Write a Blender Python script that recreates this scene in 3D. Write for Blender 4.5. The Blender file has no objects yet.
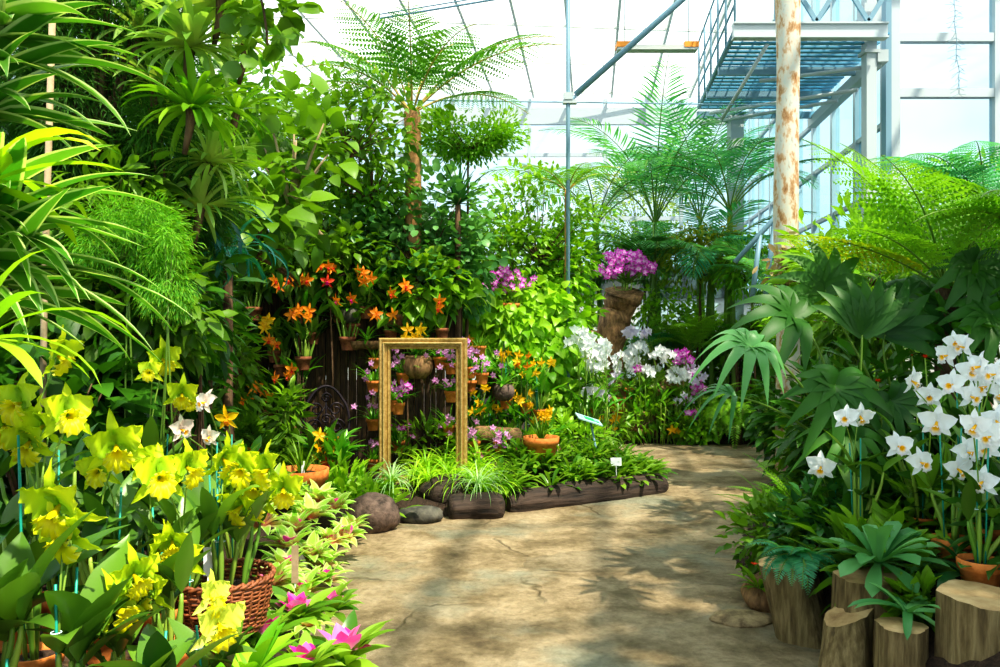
import bpy, math, random
import numpy as np
from mathutils import Vector, Matrix, Euler
PI = math.pi
F = 780.0
HOR = 333.5
CAMZ = 1.5
C = bpy.context.scene.collection
sc = bpy.context.scene
rnd = random.Random(7)
rng = np.random.default_rng(7)

def at(px, py, Y):
    return Vector(((px - 500) / F * Y, Y, CAMZ - (py - HOR) / F * Y))

# ------------------------------------------------------------------ mesh collector
_gq = {}
def grid_quads(n, m):
    k = (n, m)
    if k not in _gq:
        q = []
        for i in range(n):
            for j in range(m):
                a = i * (m + 1) + j
                q.append((a, a + 1, a + m + 2, a + m + 1))
        _gq[k] = np.array(q, dtype=np.int32)
    return _gq[k]

class MB:
    def __init__(s):
        s.V = []; s.K = []; s.Q = []; s.M = []; s.n = 0
    def add(s, v, q, col=None, mat=0):
        v = np.asarray(v, dtype=np.float32).reshape(-1, 3)
        q = np.asarray(q, dtype=np.int32).reshape(-1, 4)
        if col is None: col = np.full((len(v), 3), .5, np.float32)
        s.V.append(v); s.K.append(np.asarray(col, dtype=np.float32)); s.Q.append(q + s.n)
        s.M.append(np.full(len(q), mat, np.int32)); s.n += len(v)
    def mesh(s, name, mats, smooth=True):
        me = bpy.data.meshes.new(name)
        if s.n == 0: return me
        V = np.concatenate(s.V); K = np.concatenate(s.K); Q = np.concatenate(s.Q); M = np.concatenate(s.M)
        tri = Q[:, 2] == Q[:, 3]
        sizes = np.where(tri, 3, 4).astype(np.int32)
        starts = np.concatenate([[0], np.cumsum(sizes)[:-1]]).astype(np.int32)
        keep = np.ones(Q.shape, bool); keep[tri, 3] = False
        loops = Q[keep]
        me.vertices.add(len(V)); me.vertices.foreach_set('co', V.ravel())
        me.loops.add(len(loops)); me.loops.foreach_set('vertex_index', loops.astype(np.int32))
        me.polygons.add(len(Q)); me.polygons.foreach_set('loop_start', starts)
        me.polygons.foreach_set('material_index', M)
        me.polygons.foreach_set('use_smooth', np.full(len(Q), smooth, bool))
        a = me.attributes.new('col', 'FLOAT_COLOR', 'POINT')
        K4 = np.concatenate([K, np.ones((len(K), 1), np.float32)], 1)
        a.data.foreach_set('color', K4.ravel())
        for m in mats: me.materials.append(m)
        me.update(calc_edges=True); me.validate()
        return me

def link(name, data, parent=None, loc=(0, 0, 0), rot=(0, 0, 0), scale=1):
    o = bpy.data.objects.new(name, data); C.objects.link(o)
    if parent: o.parent = parent
    o.location = loc; o.rotation_euler = rot
    if not isinstance(scale, (int, float)): o.scale = scale
    elif scale != 1: o.scale = (scale,) * 3
    return o
def thing(name, label, cat, loc=(0, 0, 0), rotz=0, group=None, scale=1, data=None):
    o = link(name, data, None, loc, (0, 0, rotz), scale)
    o['label'] = label; o['category'] = cat
    if group: o['group'] = group
    if data is None: o.empty_display_size = .1
    return o
def part(name, mb, mats, parent, smooth=True, loc=(0, 0, 0), rot=(0, 0, 0), label=None, scale=1):
    me = mb.mesh(name, mats if isinstance(mats, (list, tuple)) else [mats], smooth) if isinstance(mb, MB) else mb
    o = link(name, me, parent, loc, rot, scale)
    if label: o['label'] = label
    return o
def struct(name, mb, mats, parent=None, smooth=False):
    o = link(name, mb.mesh(name, mats if isinstance(mats, (list, tuple)) else [mats], smooth), parent)
    if parent is None: o['kind'] = 'structure'
    return o
def dup(root, loc, rotz=0, scale=1, label=None, group=None):
    r = root.copy(); C.objects.link(r); r.location = loc
    r.rotation_euler = (0, 0, rotz)
    r.scale = (scale,) * 3 if isinstance(scale, (int, float)) else scale
    if label: r['label'] = label
    if group: r['group'] = group
    for ch in list(root.children):
        c = ch.copy(); C.objects.link(c); c.parent = r
        for g in ch.children:
            d = g.copy(); C.objects.link(d); d.parent = c
    return r

# ------------------------------------------------------------------ shapes
def box(mb, x0, x1, y0, y1, z0, z1, mat=0, rz=0, o=(0, 0, 0), c=.5):
    v = np.array([(x, y, z) for x in (x0, x1) for y in (y0, y1) for z in (z0, z1)], float)
    if rz:
        cs, sn = math.cos(rz), math.sin(rz)
        v[:, :2] = np.stack([v[:, 0] * cs - v[:, 1] * sn, v[:, 0] * sn + v[:, 1] * cs], 1)
    v = v + np.array(o)
    q = [(0, 1, 3, 2), (4, 6, 7, 5), (0, 4, 5, 1), (2, 3, 7, 6), (0, 2, 6, 4), (1, 5, 7, 3)]
    mb.add(v, q, np.full((8, 3), c), mat)
def beam(mb, a, b, w, h, mat=0, c=.5):
    a = Vector(a); b = Vector(b); d = (b - a).normalized()
    up = Vector((0, 0, 1)) if abs(d.z) < .9 else Vector((0, 1, 0))
    s = d.cross(up).normalized(); u = s.cross(d)
    vs = []
    for p in (a, b):
        for (i, j) in ((-1, -1), (1, -1), (1, 1), (-1, 1)):
            vs.append(p + s * (w / 2 * i) + u * (h / 2 * j))
    mb.add([tuple(v) for v in vs], [(0, 3, 2, 1), (4, 5, 6, 7), (0, 1, 5, 4), (1, 2, 6, 5), (2, 3, 7, 6), (3, 0, 4, 7)], np.full((8, 3), c), mat)
def tube(mb, pts, r, sides=6, mat=0, c=.5, cap=True):
    pts = np.asarray([tuple(p) for p in pts], float); n = len(pts)
    r = np.broadcast_to(np.asarray(r, float), (n,))
    T = np.gradient(pts, axis=0); T /= np.linalg.norm(T, axis=1)[:, None] + 1e-9
    ref = np.array((0, 0, 1.)) if abs(T[:, 2]).mean() < .8 else np.array((1., 0, 0))
    S = np.cross(T, ref); S /= np.linalg.norm(S, axis=1)[:, None] + 1e-9
    U = np.cross(S, T)
    a = np.arange(sides) * 2 * PI / sides
    ring = pts[:, None] + r[:, None, None] * (np.cos(a)[None, :, None] * S[:, None] + np.sin(a)[None, :, None] * U[:, None])
    v = ring.reshape(-1, 3); q = []
    for i in range(n - 1):
        for j in range(sides):
            k = (j + 1) % sides
            q.append((i * sides + j, i * sides + k, (i + 1) * sides + k, (i + 1) * sides + j))
    col = np.zeros((len(v), 3)); col[:, 0] = c; col[:, 1] = .5; col[:, 2] = np.repeat(np.linspace(0, 1, n), sides)
    if cap:
        v = np.concatenate([v, pts[:1], pts[-1:]]); col = np.concatenate([col, [[c, .5, 0], [c, .5, 1]]])
        b0, b1 = n * sides, n * sides + 1
        for j in range(sides):
            k = (j + 1) % sides
            q.append((b0, k, j, j)); q.append((b1, (n - 1) * sides + j, (n - 1) * sides + k, (n - 1) * sides + k))
    mb.add(v, q, col, mat)
def lathe(mb, prof, seg=20, mat=0, o=(0, 0, 0), c=.5, noise=0, seed=0, sx=1, sy=1):
    g = np.random.default_rng(seed); n = len(prof); vs = []
    ph = g.random(4) * 6
    for i, (r, z) in enumerate(prof):
        for j in range(seg):
            a = j * 2 * PI / seg
            k = 1 + noise * (math.sin(3 * a + ph[0] + z * 5) + .6 * math.sin(5 * a + ph[1] - z * 9) + .5 * math.sin(9 * a + ph[2])) if noise else 1
            vs.append((r * k * math.cos(a) * sx, r * k * math.sin(a) * sy, z))
    q = [(i * seg + j, i * seg + (j + 1) % seg, (i + 1) * seg + (j + 1) % seg, (i + 1) * seg + j) for i in range(n - 1) for j in range(seg)]
    mb.add(np.array(vs) + np.array(o), q, np.full((len(vs), 3), c), mat)

def prof(kind, t):
    if kind == 'strap': return np.clip(t * 5 + .45, 0, 1) * np.sqrt(np.clip(1 - t ** 4, 0, 1)) * .98 + .02
    if kind == 'sword': return np.clip(t * 4 + .5, 0, 1) * (1 - t ** 2.4) + .01
    if kind == 'taper': return np.clip(t * 6 + .5, 0, 1) * (1 - t) ** .75 + .015
    if kind == 'lance': return np.sin(PI * np.clip(t, 0, 1) ** .8) ** .85 + .02
    if kind == 'ovate': return np.sin(PI * t ** .62) ** .8 + .03
    if kind == 'obov': return np.clip((.22 + .95 * t ** 1.1), 0, 1) * np.sqrt(np.clip(1 - t ** 7, 0, 1)) + .02
    if kind == 'heart': return np.where(t < .12, .75 + t * 2, np.clip(1 - ((t - .12) / .88) ** 1.5, 0, 1)) + .01
    if kind == 'round': return np.sqrt(np.clip(1 - (2 * t - 1) ** 2, 0, 1)) + .02
    return np.ones_like(t)

def leaf(mb, p, az, el, L, W, droop=.8, fold=.2, kind='strap', n=6, roll=0, mat=0, c=None, wave=0, dpow=1.3, t0=0):
    t = np.linspace(0, 1, n + 1)
    pit = el - droop * t ** dpow
    ds = L / n
    d = np.stack([np.cos(pit) * math.cos(az), np.cos(pit) * math.sin(az), np.sin(pit)], 1)
    P = np.zeros((n + 1, 3)); P[1:] = np.cumsum((d[1:] + d[:-1]) * .5 * ds, 0); P += np.asarray(p, float)
    S = np.array((-math.sin(az), math.cos(az), 0.)) * np.ones((n + 1, 1))
    N = np.cross(d, S)
    if roll:
        S, N = S * math.cos(roll) + N * math.sin(roll), N * math.cos(roll) - S * math.sin(roll)
    w = prof(kind, t)[:, None] * W / 2
    up = N * w * fold
    wv = (np.sin(t * wave * 6.28)[:, None] * N * w * .35) if wave else 0
    v = np.stack([P - S * w + up + wv, P, P + S * w + up - wv], 1).reshape(-1, 3)
    if c is None: c = rng.random()
    col = np.zeros((n + 1, 3, 3)); col[:, :, 0] = c; col[:, 0, 1] = 1; col[:, 2, 1] = 1; col[:, :, 2] = t[:, None]
    mb.add(v, grid_quads(n, 2), col.reshape(-1, 3), mat)
    return P

def template(kind, W, n=3, droop=.5, fold=.25):
    m = MB(); leaf(m, (0, 0, 0), 0, droop * .4, 1, W, droop, fold, kind, n, c=0)
    return m.V[0], m.Q[0], m.K[0]
TL = dict(ovate=template('ovate', .55), lance=template('lance', .3), heart=template('heart', .85, 4, .8),
          round=template('round', .85, 4, .4), small=template('ovate', .5, 2, .3), needle=template('lance', .12, 2, .3),
          broad=template('ovate', .7, 4, .7), strip=template('lance', .055, 3, .6, .3), pinna=template('lance', .26, 2, .25, .2),
          blade=template('taper', .09, 5, 1.3, .3))
def bipinna(n=9, w=.17):
    m = MB()
    for k in range(n):
        t = (k + .5) / n; s = w * math.sin(PI * (t * .8 + .2)) + .02
        for sd in (-1, 1):
            a = math.radians(62); dx, dy = math.cos(a) * s, math.sin(a) * s * sd
            wd = .055
            z = -.18 * t * t
            m.add([(t, 0, z), (t + dx * .5 - wd * .5, dy * .55, z), (t + dx, dy, z - .03), (t + dx * .5 + wd, dy * .45, z)], [(0, 1, 2, 3)], [(0, .2, t), (0, .6, t), (0, 1, t), (0, .6, t)])
    return np.concatenate(m.V), np.concatenate(m.Q), np.concatenate(m.K)
TL['bipinna'] = bipinna(11, .12)
TL['lace'] = bipinna(9, .15)

def nrm(a): return a / (np.linalg.norm(a, axis=-1, keepdims=True) + 1e-9)
def scatter(mb, T, P, D, U, S, R=None, mat=0):
    V, Q, K = T
    P = np.asarray(P, float).reshape(-1, 3); n = len(P)
    if n == 0: return
    x = nrm(np.asarray(D, float).reshape(-1, 3)); U = np.broadcast_to(np.asarray(U, float), (n, 3))
    y = nrm(np.cross(U, x)); z = np.cross(x, y)
    S = np.broadcast_to(np.asarray(S, float), (n,))[:, None, None]
    v = P[:, None] + S * (V[None, :, 0:1] * x[:, None] + V[None, :, 1:2] * y[:, None] + V[None, :, 2:3] * z[:, None])
    if R is None: R = rng.random(n)
    col = np.broadcast_to(K[None], (n,) + K.shape).copy(); col[:, :, 0] = np.asarray(R)[:, None]
    q = (Q[None] + (np.arange(n) * len(V))[:, None, None]).reshape(-1, 4)
    mb.add(v.reshape(-1, 3), q, col.reshape(-1, 3), mat)

def curve(p, az, el, L, droop, n=10, dpow=1.3):
    t = np.linspace(0, 1, n + 1); pit = el - droop * t ** dpow
    d = np.stack([np.cos(pit) * math.cos(az), np.cos(pit) * math.sin(az), np.sin(pit)], 1)
    P = np.zeros((n + 1, 3)); P[1:] = np.cumsum((d[1:] + d[:-1]) * .5 * L / n, 0); P += np.asarray(p, float)
    S = np.array((-math.sin(az), math.cos(az), 0.)) * np.ones((n + 1, 1))
    return P, d, S, np.cross(d, S)
def frond(mb, p, az, el, L, droop, width, pairs, T, ang=70, hang=.15, r=.004, bare=.15, roll=0, shape=.75, vee=0.0, mr=1):
    n = 12
    P, d, S, N = curve(p, az, el, L, droop, n)
    tube(mb, P, np.linspace(r, r * .3, n + 1), 4, mr, cap=False)
    t = np.linspace(bare, .985, pairs); i = t * n
    k = np.clip(i.astype(int), 0, n - 1); f = (i - k)[:, None]
    Pk = P[k] * (1 - f) + P[k + 1] * f; dk = nrm(d[k] * (1 - f) + d[k + 1] * f); Sk = S[k]; Nk = N[k]
    if roll: Sk, Nk = Sk * math.cos(roll) + Nk * math.sin(roll), Nk * math.cos(roll) - Sk * math.sin(roll)
    u = (t - bare) / (1 - bare)
    s = width * (np.sin(PI * (.08 + .9 * u) ** shape) * .95 + .05)
    c0 = rng.random() * .5
    for sd in (-1, 1):
        a = np.radians(ang - 25 * u + rng.normal(0, 3, pairs))[:, None]
        D = dk * np.cos(a) + sd * Sk * np.sin(a) + Nk * vee + np.array((0, 0, -hang))
        scatter(mb, T, Pk, D, Nk + .0 * Sk, s * rng.uniform(.92, 1.05, pairs), c0 + rng.random(pairs) * .5, 0)

# ------------------------------------------------------------------ materials
def mat_new(name):
    m = bpy.data.materials.new(name); m.use_nodes = True
    nt = m.node_tree; nt.nodes.clear()
    return m, nt, nt.nodes, nt.links
def N(nodes, t, **kw):
    n = nodes.new(t)
    for k, v in kw.items():
        if k in ('i',): continue
        setattr(n, k, v)
    return n
def rgba(c): return (c[0], c[1], c[2], 1)
def mixc(nt, a, b, f, mode='MIX'):
    n = nt.nodes.new('ShaderNodeMix'); n.data_type = 'RGBA'; n.blend_type = mode
    for s, v in ((n.inputs['Factor'], f), (n.inputs[6], a), (n.inputs[7], b)):
        if isinstance(v, bpy.types.NodeSocket): nt.links.new(v, s)
        elif isinstance(v, (int, float)): s.default_value = v
        else: s.default_value = rgba(v)
    return n.outputs[2]
def ramp(nt, src, stops):
    n = nt.nodes.new('ShaderNodeValToRGB'); e = n.color_ramp.elements
    while len(e) < len(stops): e.new(.5)
    for k, (p, c) in enumerate(stops): e[k].position = p; e[k].color = rgba(c)
    nt.links.new(src, n.inputs[0]); return n.outputs[0]
def noise(nt, scale, detail=4, rough=.6, vec=None, kind='ShaderNodeTexNoise'):
    n = nt.nodes.new(kind); n.inputs['Scale'].default_value = scale
    if 'Detail' in n.inputs: n.inputs['Detail'].default_value = detail
    if 'Roughness' in n.inputs: n.inputs['Roughness'].default_value = rough
    if vec is None:
        tc = nt.nodes.new('ShaderNodeTexCoord'); vec = tc.outputs['Object']
    nt.links.new(vec, n.inputs['Vector']); return n

def leafmat(name, c1, c2, edge=None, e0=.45, trans=.35, rough=.38, centre=None, tip=None, base=None, hue=.12, emit=0, b0=.2, b1=.6):
    """two greens mixed leaf by leaf; optional edge band / tip tint; part of the light passes through"""
    m, nt, nd, lk = mat_new(name)
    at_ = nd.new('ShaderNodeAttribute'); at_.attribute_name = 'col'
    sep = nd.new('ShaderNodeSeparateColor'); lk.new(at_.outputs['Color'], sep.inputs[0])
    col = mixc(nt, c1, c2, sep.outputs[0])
    if edge is not None:
        f = ramp(nt, sep.outputs[1], [(e0, (0, 0, 0)), (min(e0 + .12, 1), (1, 1, 1))])
        col = mixc(nt, col, edge, f)
    if tip is not None:
        f = ramp(nt, sep.outputs[2], [(.55, (0, 0, 0)), (.95, (1, 1, 1))]); col = mixc(nt, col, tip, f)
    if base is not None:
        f = ramp(nt, sep.outputs[2], [(b0, (1, 1, 1)), (b1, (0, 0, 0))]); col = mixc(nt, col, base, f)
    oi = nd.new('ShaderNodeObjectInfo')
    hs = nd.new('ShaderNodeHueSaturation')
    mr = nd.new('ShaderNodeMapRange'); mr.inputs[3].default_value = 1 - hue; mr.inputs[4].default_value = 1 + hue
    lk.new(oi.outputs['Random'], mr.inputs[0]); lk.new(mr.outputs[0], hs.inputs['Value'])
    lk.new(col, hs.inputs['Color']); col = hs.outputs[0]
    b = nd.new('ShaderNodeBsdfPrincipled'); b.inputs['Roughness'].default_value = rough
    b.inputs['Specular IOR Level'].default_value = .4
    lk.new(col, b.inputs['Base Color'])
    tr = nd.new('ShaderNodeBsdfTranslucent')
    tc = mixc(nt, col, (1.25, 1.3, .55) if emit == 0 else (1.1, 1.1, 1.1), 1.0, 'MULTIPLY'); lk.new(tc, tr.inputs[0])
    mx = nd.new('ShaderNodeMixShader'); mx.inputs[0].default_value = trans
    lk.new(b.outputs[0], mx.inputs[1]); lk.new(tr.outputs[0], mx.inputs[2])
    o = nd.new('ShaderNodeOutputMaterial'); lk.new(mx.outputs[0], o.inputs[0])
    return m
def solid(name, c, rough=.6, metal=0, c2=None, scale=20, bump=0, spec=.4, stops=None, stretch=None):
    m, nt, nd, lk = mat_new(name)
    b = nd.new('ShaderNodeBsdfPrincipled'); b.inputs['Roughness'].default_value = rough; b.inputs['Metallic'].default_value = metal
    b.inputs['Specular IOR Level'].default_value = spec
    vec = None
    if stretch:
        tc = nd.new('ShaderNodeTexCoord'); mp = nd.new('ShaderNodeMapping'); mp.inputs['Scale'].default_value = stretch
        lk.new(tc.outputs['Object'], mp.inputs[0]); vec = mp.outputs[0]
    if c2 is not None or stops:
        nz = noise(nt, scale, 6, .65, vec)
        lk.new(ramp(nt, nz.outputs[0], stops or [(.35, c), (.68, c2)]), b.inputs['Base Color'])
        if bump:
            bp = nd.new('ShaderNodeBump'); bp.inputs['Strength'].default_value = bump; bp.inputs['Distance'].default_value = .02
            lk.new(nz.outputs[0], bp.inputs['Height']); lk.new(bp.outputs[0], b.inputs['Normal'])
    else: b.inputs['Base Color'].default_value = rgba(c)
    o = nd.new('ShaderNodeOutputMaterial'); lk.new(b.outputs[0], o.inputs[0]); return m

M = {}
M['leaf'] = leafmat('leaf green', (.04, .14, .006), (.23, .43, .02))
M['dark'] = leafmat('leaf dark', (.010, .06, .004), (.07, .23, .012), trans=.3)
M['deep'] = leafmat('leaf deep green', (.014, .08, .02), (.07, .24, .06), trans=.3, rough=.33)
M['lime'] = leafmat('leaf lime', (.14, .44, .01), (.42, .68, .03), trans=.42)
M['mid'] = leafmat('leaf mid', (.09, .30, .01), (.34, .58, .03), trans=.4)
M['grey'] = leafmat('leaf round grey green', (.04, .18, .03), (.19, .42, .12), trans=.3)
M['feather'] = leafmat('feathery green', (.012, .075, .006), (.10, .28, .02), trans=.35, rough=.6)
M['moss'] = leafmat('trailing fine green', (.04, .24, .01), (.20, .50, .02), tip=(.35, .6, .03), trans=.35, rough=.6)
M['variegated'] = leafmat('variegated strap', (.04, .20, .01), (.16, .38, .03), edge=(.52, .66, .26), e0=.66, trans=.4, rough=.3)
M['yellowstrap'] = leafmat('yellowing strap', (.25, .5, .01), (.55, .7, .02), trans=.45, rough=.35)
M['brom'] = leafmat('bromeliad strap', (.09, .26, .02), (.42, .60, .14), trans=.4, base=(.45, .55, .12))
M['bromgreen'] = leafmat('bed bromeliad', (.05, .18, .01), (.28, .48, .04), trans=.35, rough=.28)
M['neo'] = leafmat('cream striped bromeliad', (.2, .5, .03), (.5, .72, .12), edge=(.62, .78, .28), e0=.62, trans=.35, base=(.75, .4, .35))
M['pinkbract'] = leafmat('pink bract', (.9, .02, .42), (.95, .25, .6), base=(.95, .85, .9), trans=.4, emit=1)
M['redbract'] = leafmat('red bract', (.75, .02, .01), (.9, .08, .01), trans=.3, emit=1)
M['orchidleaf'] = leafmat('orchid leaf', (.022, .085, .010), (.16, .32, .03), trans=.25, rough=.3)
M['rosette'] = leafmat('broad rosette leaf', (.05, .22, .06), (.18, .44, .15), trans=.25, rough=.42)
M['orchidlight'] = leafmat('orchid leaf light', (.06, .28, .02), (.2, .48, .04), trans=.35, rough=.27)
M['fern'] = leafmat('fern green', (.09, .29, .01), (.26, .50, .03), trans=.42, rough=.5)
M['treefern'] = leafmat('tree fern green', (.04, .20, .01), (.20, .44, .03), trans=.35, rough=.5)
M['ferngold'] = leafmat('fern yellowing', (.30, .48, .01), (.6, .5, .02), trans=.42, rough=.5)
M['fernteal'] = leafmat('fern in cool shade', (.03, .26, .14), (.16, .50, .28), trans=.5, rough=.5)  # fern green with the blue tint of cool shade put into its colour
M['palm'] = leafmat('palm green', (.03, .22, .08), (.20, .50, .20), trans=.5, rough=.4)
M['fan'] = leafmat('fan leaf', (.012, .085, .01), (.07, .22, .02), trans=.28, rough=.5)
M['fanlight'] = leafmat('fan leaf pale', (.04, .18, .04), (.10, .29, .08), trans=.25, rough=.38)
M['spider'] = leafmat('spider plant', (.25, .5, .15), (.6, .8, .45), trans=.35)
M['chart'] = leafmat('chartreuse', (.22, .52, .02), (.5, .72, .04), trans=.4)
M['sprig'] = leafmat('olive trailing', (.10, .26, .01), (.48, .46, .04), trans=.4, rough=.6)
M['teal'] = leafmat('blue green strap', (.005, .12, .10), (.03, .26, .2), trans=.25, rough=.3)
M['yellowpetal'] = leafmat('yellow petal', (.50, .68, .008), (.72, .80, .012), trans=.4, rough=.55, emit=1, hue=.05, base=(.28, .5, .01))
M['yellowlip'] = leafmat('yellow lip', (.88, .80, .0), (.95, .88, .01), edge=(.97, .93, .12), e0=.5, trans=.35, rough=.5, emit=1, hue=.04, base=(.6, .45, .0))
M['palepetal'] = leafmat('lemon petal', (.75, .85, .10), (.85, .9, .22), trans=.4, rough=.5, emit=1, hue=.04)
M['whitepetal'] = leafmat('white petal', (.83, .88, .9), (.93, .95, .97), trans=.35, rough=.5, emit=1, hue=.03)
M['whitelip'] = leafmat('white lip yellow throat', (.9, .9, .93), (.93, .92, .97), trans=.3, rough=.5, emit=1, hue=.02, base=(.95, .55, .0), b0=.5, b1=.8)
M['orangepetal'] = leafmat('orange petal', (.9, .2, .0), (.97, .38, .01), trans=.35, rough=.5, emit=1, hue=.06)
M['goldpetal'] = leafmat('golden petal', (.95, .5, .0), (.98, .66, .01), trans=.35, rough=.5, emit=1, hue=.06)
M['redlip'] = leafmat('red lip', (.8, .02, .02), (.9, .08, .02), trans=.3, rough=.5, emit=1)
M['magentalip'] = leafmat('magenta lip', (.7, .0, .22), (.85, .02, .4), trans=.3, rough=.5, emit=1)
M['magenta'] = leafmat('magenta petal', (.68, .02, .58), (.85, .16, .76), trans=.35, rough=.5, emit=1, base=(.92, .6, .9))
M['lilac'] = leafmat('lilac petal', (.72, .28, .66), (.88, .55, .82), trans=.35, rough=.5, emit=1)
M['lavender'] = leafmat('lavender petal', (.72, .66, .9), (.88, .82, .95), trans=.35, rough=.5, emit=1)
M['blushpetal'] = leafmat('blush petal', (.85, .68, .62), (.93, .86, .72), trans=.35, rough=.5, emit=1)
M['bulb'] = leafmat('cane green', (.12, .28, .03), (.3, .42, .06), trans=.05, rough=.4)
M['petiole'] = leafmat('petiole', (.08, .2, .02), (.2, .32, .04), trans=.05)
M['ochrestem'] = leafmat('ochre frond stem', (.35, .26, .04), (.5, .36, .07), trans=.05)
M['stake'] = solid('green cane stake', (.01, .3, .22), .4)
M['tie'] = solid('pale tie wire', (.6, .8, .85), .4)
M['tagw'] = solid('white plastic', (.85, .87, .88), .4)
M['terra'] = solid('terracotta', (.52, .15, .03), .8, c2=(.74, .27, .07), scale=25, bump=.15, spec=.2)
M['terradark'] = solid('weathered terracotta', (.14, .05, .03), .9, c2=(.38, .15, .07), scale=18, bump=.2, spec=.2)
M['soil'] = solid('potting bark', (.015, .009, .006), .95, c2=(.07, .04, .025), scale=60, bump=.8)
M['bark'] = solid('bark', (.05, .028, .015), .9, c2=(.22, .13, .07), scale=9, bump=.7, stretch=(3, 3, .7))
M['barkpale'] = solid('pale branch', (.35, .25, .14), .8, c2=(.6, .45, .28), scale=9, bump=.3)
M['barkorange'] = solid('orange brown bark', (.35, .16, .05), .85, c2=(.6, .33, .14), scale=14, bump=.5, stretch=(1, 1, .4))
M['darkwood'] = solid('dark stained wood', (.02, .014, .012), .8, c2=(.12, .07, .03), scale=6, bump=.5, stretch=(8, 8, .6))
M['iron'] = solid('dark cast iron', (.03, .022, .03), .45, .5)
M['stone'] = solid('brown boulder', (.045, .032, .025), .85, c2=(.22, .15, .12), scale=14, bump=.8)
M['stonegrey'] = solid('slate boulder', (.03, .032, .03), .85, c2=(.14, .13, .10), scale=10, bump=.7)
M['logdark'] = solid('dark weathered log', (.010, .008, .007), .8, c2=(.085, .055, .04), scale=5, bump=1, stretch=(.5, 5, 5))
M['drift'] = solid('driftwood', (.10, .055, .025), .8, c2=(.45, .26, .12), scale=7, bump=.9, stretch=(3, 3, .8))
M['gold'] = solid('gilded wood', (.36, .21, .05), .38, .35, c2=(.68, .48, .18), scale=30, bump=.3)
M['goldfront'] = solid('gilded bead', (.5, .33, .1), .3, .4, c2=(.75, .56, .26), scale=40)
M['wicker'] = solid('brown wicker', (.10, .028, .01), .55, c2=(.36, .12, .04), scale=60, bump=.2)
M['steel'] = solid('pale painted steel', (.46, .51, .53), .5)
M['steelblue'] = solid('blue grey steel', (.17, .30, .38), .45)
M['grating'] = solid('blue galvanised grating', (.08, .30, .46), .45)
M['concrete'] = solid('pale concrete', (.5, .52, .5), .85, c2=(.72, .74, .72), scale=3)
M['darkband'] = solid('dark grey coping', (.06, .075, .07), .7, c2=(.12, .14, .13), scale=4)
M['orangecap'] = solid('orange end cap', (.85, .3, .03), .5)
M['lampgrey'] = solid('lamp housing', (.5, .52, .5), .5)
M['signblue'] = solid('pale sign panel', (.42, .66, .68), .4)
M['signgreen'] = solid('green print', (.02, .4, .12), .5)

# ------------------------------------------------------------------ path outline and ground
LEFT = [(-.45, -.5), (-.6, 2), (-.92, 3.5), (-1.04, 4.5), (-1.05, 5.4), (-.80, 6.1), (-.30, 6.35), (.1, 6.5), (1.0, 6.85), (1.55, 7.4), (1.72, 8.2), (1.6, 9.0), (.6, 9.25), (-1.0, 9.4)]
RIGHT = [(1.9, -.5), (1.52, 2), (1.5, 3.5), (1.5, 4.3), (1.55, 5.1), (1.9, 6.0), (2.3, 7.0), (2.9, 8.2), (3.6, 9.0), (5.0, 9.3)]
def sdist(x, y, poly):
    best = 1e9; sg = 1
    for (x0, y0), (x1, y1) in zip(poly, poly[1:]):
        dx, dy = x1 - x0, y1 - y0
        t = max(0, min(1, ((x - x0) * dx + (y - y0) * dy) / (dx * dx + dy * dy)))
        d = math.hypot(x - x0 - t * dx, y - y0 - t * dy)
        if d < best: best = d; sg = 1 if (dx * (y - y0) - dy * (x - x0)) > 0 else -1
    return best * sg
def gh(x, y):
    """ground height: path is level at 0, beds rise away from its edges"""
    if y > 10.5: d = y - 10.5; A = .35
    else:
        dl = sdist(x, y, LEFT); dr = -sdist(x, y, RIGHT)
        if dl > 0: d = dl; A = .5 if y < 5 else max(.22, .5 - (y - 5) * .15)
        elif dr > 0: d = dr; A = .54 if y < 4 else .45; return -.03 + A * (1 - math.exp(-d / .2))
        else: return -.03
    return -.03 + A * (1 - math.exp(-d / .55))
def G(px, Y, dz=0):
    x = (px - 500) / F * Y
    return Vector((x, Y, gh(x, Y) + dz))
LOOK="Medium High Contrast"; SKY=1.75; SUN=9.0; SUNFROM=(.36,-.42,.9)
# ------------------------------------------------------------------ camera, sky, sun
cam = bpy.data.cameras.new('camera'); cam.lens = 28.08; cam.sensor_width = 36
co = bpy.data.objects.new('camera', cam); C.objects.link(co)
co.location = (0, 0, CAMZ); co.rotation_euler = (PI / 2, 0, 0); sc.camera = co
cam.clip_end = 200
sc.view_settings.view_transform = 'Standard'
try: sc.view_settings.look = LOOK
except Exception: pass
sc.view_settings.exposure = 0.0
w = bpy.data.worlds.new('World'); sc.world = w; w.use_nodes = True
nt = w.node_tree; nt.nodes.clear()
tc = nt.nodes.new('ShaderNodeTexCoord')
nz = noise(nt, 1.6, 5, .6, tc.outputs['Generated'])
sky = ramp(nt, nz.outputs[0], [(.42, (.42, .58, .66)), (.60, (.70, .73, .73))])
bg = nt.nodes.new('ShaderNodeBackground'); bg.inputs['Strength'].default_value = SKY
nt.links.new(sky, bg.inputs[0])
wo = nt.nodes.new('ShaderNodeOutputWorld'); nt.links.new(bg.outputs[0], wo.inputs[0])
sl = bpy.data.lights.new('sun', 'SUN'); sl.energy = SUN; sl.angle = math.radians(1.2); sl.color = (1, .92, .74)
so = bpy.data.objects.new('sun', sl); C.objects.link(so)
so.rotation_euler = Vector(SUNFROM).normalized().to_track_quat('Z', 'Y').to_euler()
so.location = (6, 2, 12)

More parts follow.
